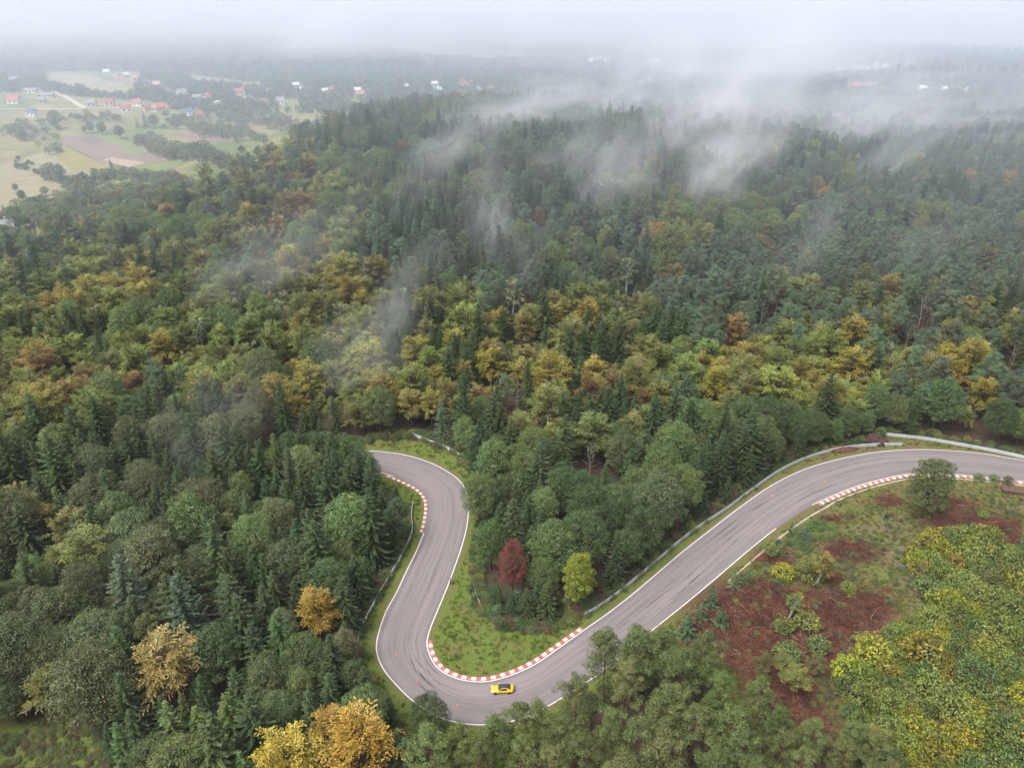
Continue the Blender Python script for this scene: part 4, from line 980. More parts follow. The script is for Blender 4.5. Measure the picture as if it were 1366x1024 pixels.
# ---- labels for the forest trees
LAND = [('the upper end of the left guardrail',550,690),('the lower end of the left guardrail',480,880),('the upper bend guardrail',590,598),('the red maple-like tree',684,790),('the lime yellow tree',770,810),
        ('the tan-orange beech',236,935),('the two people',602,779),('the end of the long guardrail',1200,594),('the middle of the long guardrail',960,686),('the right guardrail',1320,602),
        ('the tall golden tree',492,1045),('the broad spreading pine',842,932),('the lower left grass clearing',80,985),('the yellow car',670,921)]
LW = np.array([at(a, b)[:2] for _, a, b in LAND])
ORD = ['closest', 'second closest', 'third closest', 'fourth closest', 'fifth closest', 'sixth closest', 'seventh closest', 'eighth closest']
NOUN = {'spruce_tree': 'spruce', 'pine_tree': 'pine', 'beech_tree': 'beech', 'broadleaf_tree': 'leafy tree', 'birch_tree': 'birch'}
def region(px, py):
    if py > 880: return 'in the wood at the bottom edge of the photo' if px < 560 else 'in the pine wood below the hairpin'
    if py > 560 and px < 620: return 'in the dark wood left of the track' if px > 250 else 'in the far left wood below the slope'
    if py > 560 and px < 1000: return 'in the island wood between both legs of the track'
    if py > 520 and px >= 1000: return 'in the wood edge behind the right bend'
    if py > 390: return 'on the left lower slope' if px < 480 else ('on the slope above the island wood' if px < 900 else 'on the slope above the right bend')
    if py > 260: return 'on the left ridge above the fields' if px < 420 else ('on the middle of the hill' if px < 900 else 'on the right half of the hill')
    return 'on the crest beside the fields' if px < 520 else ('near the misty hilltop' if px < 950 else 'on the hazy right shoulder of the hill')
by = {}
for t in TREES:
    if -40 < t[6] < 1406 and t[7] < 1085: by.setdefault(t[3], []).append(t)
CHOSEN = []; LIMIT = {'spruce_tree': 299, 'pine_tree': 297, 'beech_tree': 285, 'broadleaf_tree': 295, 'birch_tree': 120}
for kd, L in by.items():
    L.sort(key=lambda t: t[8]); CHOSEN += L[:LIMIT[kd]]
cid = set(map(id, CHOSEN)); REST = [t for t in TREES if id(t) not in cid]
cl = {}
for t in CHOSEN:
    dd = np.hypot(LW[:, 0]-t[0], LW[:, 1]-t[1]); j = int(dd.argmin())
    key = (t[3], t[4], j if dd[j] < 38 else None); cl.setdefault(key, []).append((dd[j], t))
for (kd, pal, j), L in cl.items():
    L.sort(key=lambda q: q[0])
    for i, (dd, t) in enumerate(L):
        if j is not None and i < len(ORD):
            lb = f'{pal} {NOUN[kd]}, {ORD[i]} such tree to {LAND[j][0]}'; gr = None
        elif j is not None:
            lb = f'{pal} {NOUN[kd]} farther into the wood around {LAND[j][0]}'; gr = f'{pal} {kd.replace("_", " ")}s around {LAND[j][0]}'
        else:
            rg = region(t[6], t[7]); lb = f'{pal} {NOUN[kd]} {rg}'; gr = f'{pal} {NOUN[kd]} group {rg}'
        v = KINDS[kd]; place_tree(kd, t[0], t[1], t[5], pal, lb, gr, parts=t[8] < 235, rscale=RNG.uniform(.9, 1.15))
print('TREES', len(TREES), 'individual', len(CHOSEN), {k: len(v) for k, v in by.items()})

# ---- the rest: one object of instances
def scatter(name, protos, pts, rots, scl, tints, var, kindv='stuff', label=None):
    pc = bpy.data.collections.new(name+'_sources')
    for i, m in enumerate(protos): pc.objects.link(bpy.data.objects.new(f'{name}_source_{i:02d}', m))
    n = len(pts); me = bpy.data.meshes.new(name); me.vertices.add(n); me.vertices.foreach_set('co', np.asarray(pts, np.float32).ravel())
    def A(nm, ty, f, d): a = me.attributes.new(nm, ty, 'POINT'); a.data.foreach_set(f, np.asarray(d).ravel())
    A('spin', 'FLOAT_VECTOR', 'vector', np.asarray(rots, np.float32)); A('size', 'FLOAT_VECTOR', 'vector', np.asarray(scl, np.float32))
    A('which', 'INT', 'value', np.asarray(var, np.int32))
    A('tint', 'FLOAT_VECTOR', 'vector', np.asarray([t[0] for t in tints], np.float32)); A('tinted', 'FLOAT_VECTOR', 'vector', np.asarray([t[1] for t in tints], np.float32))
    o = link(name, me, kind=kindv, label=label)
    g = bpy.data.node_groups.new(name, 'GeometryNodeTree'); g.interface.new_socket('Geometry', in_out='INPUT', socket_type='NodeSocketGeometry'); g.interface.new_socket('Geometry', in_out='OUTPUT', socket_type='NodeSocketGeometry')
    N = g.nodes.new; i_, o_ = N('NodeGroupInput'), N('NodeGroupOutput'); ip = N('GeometryNodeInstanceOnPoints'); ci = N('GeometryNodeCollectionInfo')
    ci.inputs['Collection'].default_value = pc; ci.inputs['Separate Children'].default_value = True; ci.inputs['Reset Children'].default_value = True
    def na(nm, ty):
        q = N('GeometryNodeInputNamedAttribute'); q.data_type = ty; q.inputs['Name'].default_value = nm; return q.outputs[0]
    L = g.links.new; L(i_.outputs[0], ip.inputs['Points']); L(ci.outputs[0], ip.inputs['Instance']); ip.inputs['Pick Instance'].default_value = True
    L(na('which', 'INT'), ip.inputs['Instance Index']); L(na('spin', 'FLOAT_VECTOR'), ip.inputs['Rotation']); L(na('size', 'FLOAT_VECTOR'), ip.inputs['Scale']); L(ip.outputs[0], o_.inputs[0])
    md = o.modifiers.new('scatter', 'NODES'); md.node_group = g; return o
KN = ['spruce_tree', 'pine_tree', 'beech_tree', 'broadleaf_tree', 'birch_tree']
protos = []; off = {}
for k in KN: off[k] = len(protos); protos += [v[2] for v in KINDS[k]]
P_, R_, S_, T_, I_ = [], [], [], [], []
for x, y, z, kd, pal, h, px, py, d in REST:
    v = int(RNG.integers(len(KINDS[kd]))); s = h/KINDS[kd][v][3]; w = s*RNG.uniform(.92, 1.15)
    P_.append((x, y, z-.05)); R_.append((0, 0, RNG.uniform(0, 6.28))); S_.append((w, w, s)); T_.append(tint_np(pal)); I_.append(off[kd]+v)
scatter('forest', protos, P_, R_, S_, T_, I_, label='mixed pine, spruce and beech forest covering the misty hill behind the track')

# ------------------------------------------------------------------ valley trees: hand-placed clusters, then woods in the mist
VT = [ # px, py (base), n, spread x px, spread y px, height, kinds, palette, label place
 (76,172,1,0,0,15,'broadleaf_tree','deep green','big round dark tree at the corner of the ploughed field'),
 (122,178,1,0,0,9,'broadleaf_tree','deep green','small round tree on the far edge of the dark soil'),
 (137,180,1,0,0,10,'broadleaf_tree','deep green','round tree with visible trunk beside the dark soil'),
 (113,178,1,0,0,6,'broadleaf_tree','sage green','smallest pale tree on the far edge of the dark soil'),
 (161,185,1,0,0,10,'broadleaf_tree','deep green','dark pointed tree right of the ploughed field'),
 (184,171,1,0,0,10,'spruce_tree','dark green','dark tree in the row below the red annex, left one'),
 (195,170,1,0,0,14,'spruce_tree','dark green','tall dark tree in the row below the red annex, middle one'),
 (207,171,1,0,0,11,'broadleaf_tree','deep green','round dark tree in the row below the red annex, right one'),
 (31,269,1,0,0,6.5,'broadleaf_tree','deep green','round dark tree alone on the dry meadow'),
 (36,279,1,0,0,6,'spruce_tree','dark green','small pointed spruce below the lone meadow tree'),
 (61,262,1,0,0,6,'broadleaf_tree','mid green','small green tree between meadow and thicket'),
 (22,256,1,0,0,5,'broadleaf_tree','mid green','wide low bush on the dry meadow left of centre'),
 (150,230,1,0,0,9,'spruce_tree','dark green','dark spruce at the near corner of the stubble strip'),
]
for px, py, n, sx, sy, h, kd, pal, lb in VT:
    p = atg(px, py); place_tree(kd, p[0], p[1], h, pal, lb, rscale=1.25 if kd == 'broadleaf_tree' else 1, parts=True)
CLUST = [ # px, py, sx, sy, n, h, [(kind,pal)], label, group
 (40,180,42,14,34,8,[('broadleaf_tree','deep green'),('broadleaf_tree','mid green')],'dark green tree in the thicket left of the ploughed field','thicket trees left of the ploughed field'),
 (75,202,9,5,6,7,[('broadleaf_tree','deep green')],'dark tree in the small clump below the ploughed field corner','clump below the ploughed field corner'),
 (64,236,9,7,9,8,[('birch_tree','pale green'),('broadleaf_tree','sage green')],'pale slim tree in the grove on the dry meadow','pale grove on the dry meadow'),
 (82,237,4,5,4,7,[('birch_tree','grey green')],'slim tree in the small clump right of the pale grove','small clump right of the pale grove'),
 (30,222,22,11,13,3.4,[('broadleaf_tree','deep green')],'small round bush dotted over the dry meadow','bushes dotted over the dry meadow'),
 (125,238,22,9,16,4,[('broadleaf_tree','mid green'),('broadleaf_tree','deep green')],'low bush along the yellow weed field','bushes along the yellow weed field'),
 (152,238,13,5,9,7.5,[('broadleaf_tree','deep green'),('broadleaf_tree','mid green')],'round dark tree in the clump below the stubble strip','clump below the stubble strip'),
 (110,250,34,9,24,8,[('broadleaf_tree','deep green'),('broadleaf_tree','sage green'),('spruce_tree','dark green')],'dark tree in the belt between meadow and ridge','belt between meadow and ridge'),
 (60,283,34,8,20,8,[('broadleaf_tree','deep green'),('broadleaf_tree','mid green'),('birch_tree','olive green')],'green tree in the hedge below the dry meadow','hedge below the dry meadow'),
 (110,272,60,10,40,8,[('broadleaf_tree','mid green'),('broadleaf_tree','olive green'),('beech_tree','olive green'),('pine_tree','grey green')],'olive tree on the lower ground left of the ridge','lower ground left of the ridge'),
 (150,266,60,12,80,6.5,[('broadleaf_tree','mid green'),('beech_tree','olive green'),('pine_tree','grey green'),('spruce_tree','dark green'),('broadleaf_tree','sage green')],'tree in the mixed belt below the left ridge','mixed belt below the left ridge'),
 (190,285,70,12,90,6.5,[('broadleaf_tree','mid green'),('beech_tree','olive green'),('spruce_tree','dark green'),('beech_tree','yellow green'),('pine_tree','grey green')],'tree on the flat ground under the left ridge','flat ground under the left ridge'),
 (110,300,60,10,60,6.5,[('beech_tree','olive green'),('pine_tree','grey green'),('broadleaf_tree','mid green')],'olive tree in the wood between ridge and grey-roofed house','wood between ridge and grey-roofed house'),
 (225,246,46,8,50,6.5,[('spruce_tree','dark green'),('broadleaf_tree','sage green'),('broadleaf_tree','brownish')],'tree at the ridge foot beside the green field','ridge foot beside the green field'),
 (60,302,50,12,50,9,[('broadleaf_tree','mid green'),('beech_tree','olive green'),('birch_tree','pale green'),('spruce_tree','dark green')],'tree around the grey-roofed house at the left edge','trees around the grey-roofed house'),
 (25,328,40,8,26,9,[('spruce_tree','dark green'),('broadleaf_tree','mid green')],'tree before the grey-roofed house at the left edge','trees before the grey-roofed house'),
 (300,222,30,6,26,8,[('broadleaf_tree','sage green'),('spruce_tree','dark green')],'tree below the long ploughed strip near the ridge','trees below the long ploughed strip'),
 (190,244,30,7,16,8,[('spruce_tree','dark green'),('broadleaf_tree','sage green'),('pine_tree','grey green')],'dark tree between the green field and the ridge','trees between green field and ridge'),
 (228,206,30,9,60,8.5,[('birch_tree','olive green'),('birch_tree','pale green'),('broadleaf_tree','sage green')],'slim tree in the plantation right of the ploughed field','plantation right of the ploughed field'),
 (196,190,14,5,14,7,[('broadleaf_tree','brownish'),('broadleaf_tree','deep green')],'brownish tree in the copse beyond the ploughed field','copse beyond the ploughed field'),
 (300,181,48,9,90,8,[('birch_tree','olive green'),('birch_tree','pale green'),('birch_tree','grey green')],'slim young tree in the pale plantation below the village','pale plantation below the village'),
 (272,206,14,5,12,9,[('broadleaf_tree','deep green'),('broadleaf_tree','sage green')],'round tree in the clump below the long ploughed strip','clump below the long ploughed strip'),
 (130,160,42,5,40,5.5,[('broadleaf_tree','deep green'),('broadleaf_tree','sage green')],'low tree in the dark hedge across the meadow','dark hedge across the meadow'),
 (240,166,30,8,34,6.5,[('broadleaf_tree','deep green'),('broadleaf_tree','mid green')],'garden tree below the yellow houses','garden trees below the yellow houses'),
 (320,160,40,9,54,8,[('broadleaf_tree','deep green'),('broadleaf_tree','sage green'),('birch_tree','pale green')],'dark tree in the wood below the brown-roofed house','wood below the brown-roofed house'),
 (390,172,40,8,40,8,[('broadleaf_tree','sage green'),('spruce_tree','dark green'),('birch_tree','olive green')],'misty tree between the ridge and the lawn','misty trees between ridge and lawn'),
]
n_ind = {k: len(by.get(k, [])) for k in KN}
AT = []
for px, py, sx, sy, n, h, ks, lb, gr in CLUST:
    for i in range(n):
        x = px+np.clip(RNG.normal(0, .55), -1.1, 1.1)*sx; y = py+np.clip(RNG.normal(0, .55), -1.1, 1.1)*sy
        if sx > 25 and sy < 12 and px > 180: y += (x-px)*.16
        kd, pal = ks[int(RNG.integers(len(ks)))]; p = atg(x, y)
        v = KINDS[kd][int(RNG.integers(len(KINDS[kd])))]; s = h*RNG.uniform(.7, 1.2)/v[3]
        o = link('valley_tree' if h > 5 else 'meadow_bush', v[2], None, p-[0, 0, .1]); set_tint(o, pal); w = s*(1.5 if kd == 'broadleaf_tree' else 1.15)
        o.scale = (w, w, s); o.rotation_euler = (0, 0, RNG.uniform(0, 6.28)); AT.append((o, lb, gr))
vt = [a for a in AT if a[0].name.startswith('valley')]
drop = set(id(a[0]) for a in sorted(vt, key=lambda a: a[0].location.y)[296:])
LEFT = []
for o, lb, gr in AT:
    if id(o) in drop: LEFT.append((tuple(o.location), tuple(o.rotation_euler), tuple(o.scale), (tuple(o['tint']), tuple(o['tinted'])), o.data)); bpy.data.objects.remove(o)
    else: o['label'] = lb; o['category'] = 'tree' if o.name.startswith('valley') else 'bush'; o['group'] = gr
# woods and garden trees in the mist beyond (one mass)
P_, R_, S_, T_, I_ = [], [], [], [], []
for lo, ro, sc, ti, me_ in LEFT:
    P_.append(lo); R_.append(ro); S_.append((sc[0]*1.2, sc[1]*1.2, sc[2]*1.2)); T_.append(ti); I_.append(int(RNG.integers(1, 3)))
OPEN = [[(60,96),(190,96),(180,130),(150,130),(60,114)],[(0,196),(160,176),(275,215),(262,235),(170,250),(60,300),(-60,310),(-60,200)],[(222,176),(345,200),(300,212),(225,185)],
        [(370,134),(400,134),(402,150),(372,150)],[(452,134),(474,132),(492,141),(470,146)],[(1128,112),(1170,112),(1170,122),(1128,124)],[(1215,117),(1300,118),(1300,127),(1215,126)],[(1280,140),(1500,130),(1500,156),(1290,158)],[(1090,92),(1220,86),(1220,99),(1090,101)],
        [(230,98),(352,112),(350,121),(260,112)],[(60,150),(130,150),(220,158),(220,176),(60,178)]]
OPEN = [np.array(o) for o in OPEN]
HP = np.array([(h[0], h[1], h[2]) for h in HS]+[(1123,96,60),(800,84,20),(868,88,16)])
def wn(x, y): return (math.sin(x/160+1.1*math.sin(y/210))+math.sin(y/130+.9*math.sin(x/170+2))+.7*math.sin((x+y)/70))/2.7
nf = 0
PYs = RNG.uniform(34, 208, 150000); PXs = RNG.uniform(-160, 1530, 150000)
_dz = -CZ; _s = (H0/2-PYs)/FPX; YS = _dz*(CP+_s*SP)/(_s*CP-SP); XS = (PXs-W0/2)/FPX*(YS*CP-_dz*SP)
keep = RNG.uniform(size=len(YS)) < np.minimum(1, (YS/900)**2*.5)
keep &= RNG.uniform(size=len(YS)) < np.clip((PYs-38)/34, 0, 1)
keep &= (PYs < 165) | (RNG.uniform(size=len(YS)) < .5)
keep &= inpoly(VALLEY, XS, YS)
for o in OPEN: keep &= ~inpoly(o, PXs, PYs)
for hx, hy, hw in HP: keep &= ~((np.abs(PXs-hx) < hw*.8) & (PYs-hy > -6) & (PYs-hy < 3.2))
for px, py, x, y in zip(PXs[keep], PYs[keep], XS[keep], YS[keep]):
    dense = wn(x, y)
    wood = (py < 99 and px < 560) or (1000 < px and 140 < py < 215) or (px > 1180 and py < 108 and RNG.uniform() < .5)
    if 1000 < px and py > 138: dense += 1
    thr = -.6 if wood else (-.6 if py < 98 else -.05)
    if 430 < px < 680 and py < 140: thr = -.6
    elif px < 540 and 98 < py < 152: thr = -.25 if px > 225 else -.05
    if dense < thr: continue
    con = wood and px > 900
    s = RNG.uniform(.7, 1.2)*(.9 if wood else .62)
    P_.append((x, y, float(hill(x, y))-.2)); R_.append((0, 0, RNG.uniform(0, 6.28))); S_.append((s, s, s))
    T_.append(tint_np(['dark green', 'grey green', 'dark green'][int(RNG.integers(3))] if con else ['deep green', 'dark green', 'grey green', 'olive green', 'deep green'][int(RNG.integers(5))]))
    I_.append(int(RNG.choice([0, 3])) if con else int(RNG.choice([1, 2, 2, 1, 0])))
print('FAR', len(P_))
scatter('valley_woods', FAR, P_, R_, S_, T_, I_, label='misty woods, hedges and garden trees spread over the valley plain')

# ------------------------------------------------------------------ clearing on the right: shrubs, saplings, slash
def sh(px, py, h, pal, lb, gr=None, kd='shrub', rs=1.0, parts=True, lean=(0, 0), cat=None):
    p = atg(px, py); return place_tree(kd, p[0], p[1], h, pal, lb, gr, parts, rs, cat or ('bush' if kd == 'shrub' else 'tree'), lean=lean)
sh(1088,780,9.5,'golden yellow','slim yellow birch with leaning white trunk on the clearing',None,'birch_tree',1.5,True,(.0,.2))
sh(1052,825,8.5,'yellow green','slim pale birch sapling below the yellow birch',None,'birch_tree',1.1,True,(0,.1))
for px, py, h, pal, lb in [
 (1080,772,4.2,'yellow green','leafy yellow green bush left of the yellow birch'),(1044,770,3.2,'lime yellow','small bright yellow bush on the brown slash'),
 (1028,740,3,'yellow green','low yellow green bush between the kerb and the young pines'),(1045,842,3.2,'yellow green','yellow green bush low on the brown slash'),
 (1075,836,3.4,'olive green','olive bush right of the pale birch sapling'),(1130,790,2.6,'yellow green','small green bush right of the yellow birch'),
 (1150,860,3.0,'mid green','green bush near the edge of the yellow thicket'),(1090,868,3.2,'mid green','rounded green bush below the slash heap'),
 (1085,705,2.4,'mid green','dark green bramble below the start of the right kerb'),(1065,716,2.6,'mid green','dark green bramble left of the others below the kerb'),
 (1075,722,2.2,'grey green','greyish bramble in front of the dark brambles'),(1290,722,2.6,'yellow green','yellow green bush right of the oak'),
 (1265,716,2.8,'yellow green','yellow green bush just below the oak'),(1305,640,1.8,'mid green','small bush against the right kerb, left one'),
 (1325,642,2.0,'mid green','small bush against the right kerb, middle one'),(1343,645,2.2,'brownish','brownish bush beside the stacked planks'),
 (1310,690,1.8,'yellow green','low bush on the dark slash right of the oak'),(1220,690,1.2,'brownish','brownish low bush at the foot of the oak'),
 (1050,880,3.6,'mid green','bushy green sapling at the foot of the slash'),(1120,905,2.2,'yellow green','low yellow green bush on the path edge')]:
    sh(px, py, h, pal, lb, None, 'shrub', RNG.uniform(.85, 1.1))
for px, py, h, lb in [(978,783,4.2,'blue green young pine beside the track edge, upper of a pair'),(996,778,3.6,'blue green young pine right of the pair beside the track'),(948,808,5.5,'larger blue green young pine beside the straight'),
                      (936,826,4.6,'blue green young pine nearest to the big pines'),(1036,730,2.6,'small blue green pine close to the concrete kerb'),(1055,705,2.0,'tiny blue green pine by the concrete kerb'),
                      (1181,692,2.2,'small blue green pine on the open grass left of the oak'),(1136,742,1.8,'tiny blue green pine on the brown slash'),(960,835,4.6,'green young pine at the edge of the slash'),
                      (915,850,6,'young pine behind the broad spreading pine'),(664,826,4.6,'blue green young pine at the tip of the island wood'),(690,806,4.4,'blue green young pine under the red tree'),(690,835,2.2,'tiny blue green pine on the hairpin grass edge')]:
    sh(px, py, h, 'blue green', lb, None, 'young_pine', RNG.uniform(1.0, 1.25), True)
for px, py, h, lb in [(1058,930,9,'short bushy pine standing at the foot of the slash'),(1082,905,6.5,'small pine right of the slash heap'),(1150,1020,10,'short pine at the bottom edge before the yellow thicket'),(1040,905,7,'small round pine below the brown slash')]:
    sh(px, py, h, 'olive green', lb, None, 'pine_tree', 1.5, True)
# thicket of young beech: individual bushes, the rest as one mass
THICK = [np.array(q) for q in ([(1215,745),(1250,728),(1300,725),(1366,735),(1500,750),(1500,1000),(1366,905),(1300,850),(1262,826),(1232,800),(1222,770)],
         [(1130,905),(1165,868),(1215,838),(1262,835),(1320,870),(1380,915),(1500,1000),(1500,1130),(1190,1130),(1160,1000),(1125,960)])]
cand = []
PXs, PYs = RNG.uniform(1110, 1480, 26000), RNG.uniform(722, 1110, 26000); kp = inpoly(THICK[0], PXs, PYs) | inpoly(THICK[1], PXs, PYs)
for px, py in zip(PXs[kp], PYs[kp]):
    p = at(px, py); cand.append((px, py, p[0], p[1]))
grid = {}; TH = []
for px, py, x, y in cand:
    i, j = int(x//2), int(y//2)
    if any((u-x)**2+(v-y)**2 < 2.3**2 for a in (i-1, i, i+1) for b in (j-1, j, j+1) for u, v in grid.get((a, b), ())): continue
    grid.setdefault((i, j), []).append((x, y)); TH.append((px, py, x, y))
def thpal(px, py):
    u = RNG.uniform(); z = math.sin(px/31+1.2*math.sin(py/27))+math.sin(py/23+px/60)
    if z > .6: return 'lime yellow' if u < .5 else ('yellow green' if u < .85 else 'golden yellow')
    return 'yellow green' if u < .42 else ('mid green' if u < .70 else ('lime yellow' if u < .82 else ('olive green' if u < .93 else 'golden yellow')))
TH.sort(key=lambda t: -t[1]); vis = [t for t in TH if t[0] < 1380 and t[1] < 1050]; step = max(1, len(vis)/255); pickd = set(int(k*step) for k in range(255))
P_, R_, S_, T_, I_ = [], [], [], [], []
for k, t in enumerate(vis):
    pal = thpal(t[0], t[1]); h = RNG.uniform(2.2, 5.4)+1.9*math.sin(t[2]*.55)*math.sin(t[3]*.47)
    if k in pickd:
        part = 'upper' if t[1] < 840 else 'lower'
        o = place_tree('shrub', t[2], t[3], h, pal, f'{pal} bush in the {part} part of the dense young thicket', f'{pal} bushes of the {part} thicket', False, .78, 'bush')
    else:
        v = int(RNG.integers(6)); s = h/KINDS['shrub'][v][3]; P_.append((t[2], t[3], -.05)); R_.append((0, 0, RNG.uniform(0, 6.28))); S_.append((s*.78, s*.78, s)); T_.append(tint_np(pal)); I_.append(v)
for t in TH:
    if t[0] >= 1380 or t[1] >= 1050:
        v = int(RNG.integers(5)); s = 3.4/KINDS['shrub'][v][3]; P_.append((t[2], t[3], -.05)); R_.append((0, 0, RNG.uniform(0, 6.28))); S_.append((s*.78, s*.78, s)); T_.append(tint_np(thpal(t[0], t[1]))); I_.append(v)
print('THICKET', len(TH))
scatter('thicket', [v[2] for v in KINDS['shrub']], P_, R_, S_, T_, I_, label='dense yellow green thicket of young trees at the lower right')
# undergrowth along the wood edges and ground plants
P_, R_, S_, T_, I_ = [], [], [], [], []
lp = resample(np.r_[FREEW, FREEW[:1]], .9)
for q in lp:
    px, py, d = proj(q[0], q[1], 0)
    if not (-60 < px < 1420 and py < 1060) or px > 1200 and py > 700: continue
    for _ in range(2):
        x, y = q+RNG.normal(0, 1.0, 2)
        if inpoly(ROADPOLY, np.array([x]), np.array([y]))[0] or polydist(ROADPOLY[::3], np.array([x]), np.array([y]))[0] < 2.4: continue
        if px < 556 and py > 655 and inpoly(FREEW, np.array([x]), np.array([y]))[0]: continue
        if 780 < px < 1300 and py < 830 and inpoly(FREEW, np.array([x]), np.array([y]))[0]: continue
        s = RNG.uniform(.35, 1.0); P_.append((x, y, -.05)); R_.append((0, 0, RNG.uniform(0, 6.28))); S_.append((s, s, s*.9))
        T_.append(tint_np(['deep green', 'mid green', 'mid green', 'olive green', 'brownish'][int(RNG.integers(5))])); I_.append(int(RNG.integers(5)))
# weeds on the clearing and on the lower left opening, bushes at the island tip
def weeds(poly, n, lo, hi, pals, sk=True):
    A = np.array(poly)
    for _ in range(n):
        px, py = RNG.uniform(A[:, 0].min(), A[:, 0].max()), RNG.uniform(A[:, 1].min(), A[:, 1].max())
        if not inpoly(A, np.array([px]), np.array([py]))[0]: continue
        p = at(px, py)
        if inpoly(ROADPOLY, p[:1], p[1:2])[0] or polydist(ROADPOLY[::3], p[:1], p[1:2])[0] < 2.2: continue
        if sk and RNG.uniform() < .8 and blob(p[:1], p[1:2], SLASH)[0] > .35: continue
        s = RNG.uniform(lo, hi); P_.append((p[0], p[1], -.03)); R_.append((0, 0, RNG.uniform(0, 6.28))); S_.append((s, s, s*.8)); T_.append(tint_np(pals[int(RNG.integers(len(pals)))])); I_.append(int(RNG.integers(5)))
weeds([(940,830),(1060,700),(1100,690),(1366,650),(1366,730),(1230,730),(1210,800),(1140,860),(1100,960),(1000,900)], 2600, .10, .5, ['mid green', 'olive green', 'yellow green', 'brownish', 'grey green'])
weeds([(1040,720),(1090,690),(1120,710),(1070,745),(1010,760)], 130, .3, .75, ['mid green', 'mid green', 'grey green', 'yellow green'])
weeds([(640,800),(655,830),(690,845),(740,842),(790,818),(770,800),(700,815)], 260, .25, .75, ['deep green', 'mid green', 'yellow green', 'brownish'])
weeds([(0,985),(60,960),(140,950),(160,1050),(0,1060)], 420, .2, .6, ['mid green', 'olive green', 'mid green', 'brownish'])
scatter('undergrowth', [v[2] for v in KINDS['shrub']], P_, R_, S_, T_, I_, label='low weeds and brambles along the wood edges and on the clearing')
# grass tufts on the verges
def tuft(seed):
    g = np.random.default_rng(seed); t = Tree(seed); n = 26
    c = np.c_[g.normal(0, .22, (n, 2)), np.zeros(n)]; u = np.c_[g.normal(0, .6, (n, 2)), np.ones(n)]
    t.leaves(c, u, unit(g, n), g.uniform(.18, .42, n), .07, g.uniform(0, 1, n)); V, F_, v, h = t.crown_np()
    return mesh_np('tuft', V, F_, [M_FOL], attrs={'leafvar': v, 'limbhue': h})
xs, ys = RNG.uniform(-110, 210, 90000), RNG.uniform(80, 235, 90000); kp = inpoly(FREEW, xs, ys); xs, ys = xs[kp], ys[kp]
rdist = np.where(inpoly(ROADPOLY, xs, ys), -1, 1)*polydist(ROADPOLY[::4], xs, ys); patch = .5+.5*np.sin(xs*.35+2*np.sin(ys*.21))*np.sin(ys*.4+1.5*np.sin(xs*.17))
kp = (rdist > 1.5+RNG.normal(0, .25, len(xs))) & (RNG.uniform(size=len(xs)) < .25+.75*patch) & (blob(xs, ys, SLASH) < .4); xs, ys, pt = xs[kp], ys[kp], patch[kp]
n = len(xs); sz = RNG.uniform(.6, 1.5, n); print('TUFTS', n)
cols = [np.array(c) for c in ((.075, .12, .022), (.095, .135, .03), (.15, .16, .045), (.17, .14, .06), (.06, .095, .02))]
GT = []
for i in range(n):
    c = cols[int(RNG.choice(5, p=[.3, .27, .2, .1, .13]))]*RNG.uniform(.75, 1.2); GT.append((c, c*1.25))
scatter('grass_tufts', [tuft(300+i) for i in range(4)], np.c_[xs, ys, np.zeros(n)], np.c_[np.zeros((n, 2)), RNG.uniform(0, 6.28, n)], np.c_[sz, sz, sz], GT, RNG.integers(0, 4, n), label='rough grass tufts on the verges, the hairpin infield and the clearing')
# slash: felled branches
def twigs(seed):
    g = np.random.default_rng(seed); q = MB()
    for i in range(18):
        c = np.append(g.normal(0, .7, 2), abs(g.normal(0, .22))+.05); a = g.uniform(0, 6.28); d = np.array([math.cos(a), math.sin(a), g.normal(0, .25)]); L = g.uniform(.35, 1.2)
        q.tube([c-d*L/2, c+d*L*.1+g.normal(0, .06, 3), c+d*L/2], [.03, .024, .01], 3)
    return q
M_TWIG, nt, out = newmat('dead brown twigs'); b = NB(nt); b.bsdf(out, b.attr('tint', 'INSTANCER').outputs['Color'], .9, .1)
TW = [twigs(70+i).mesh('twigs', [M_TWIG]) for i in range(3)]
P_, R_, S_, T_, I_ = [], [], [], [], []
for px, py, rx, ry, k in SLASH:
    for _ in range(int(rx*ry*k*.2)+8):
        x, y = px+RNG.normal(0, .5)*rx, py+RNG.normal(0, .5)*ry; p = at(x, y)
        if inpoly(ROADPOLY, p[:1], p[1:2])[0] or polydist(ROADPOLY[::3], p[:1], p[1:2])[0] < 3: continue
        s = RNG.uniform(.6, 1.3); P_.append((p[0], p[1], 0)); R_.append((0, 0, RNG.uniform(0, 6.28))); S_.append((s, s, s*RNG.uniform(.6, 1.3)))
        c = np.array([(.09, .038, .028), (.15, .055, .030), (.05, .03, .026), (.17, .085, .05), (.24, .18, .13)][int(RNG.choice(5, p=[.30, .26, .26, .13, .05]))])*RNG.uniform(.8, 1.2); T_.append((c, c)); I_.append(int(RNG.integers(3)))
scatter('brushwood', TW, P_, R_, S_, T_, I_, label='reddish brown brushwood and dead twigs strewn over the clearing')
M_LOG = flecked('pale bare wood', (.24, .185, .14), .3, 3)
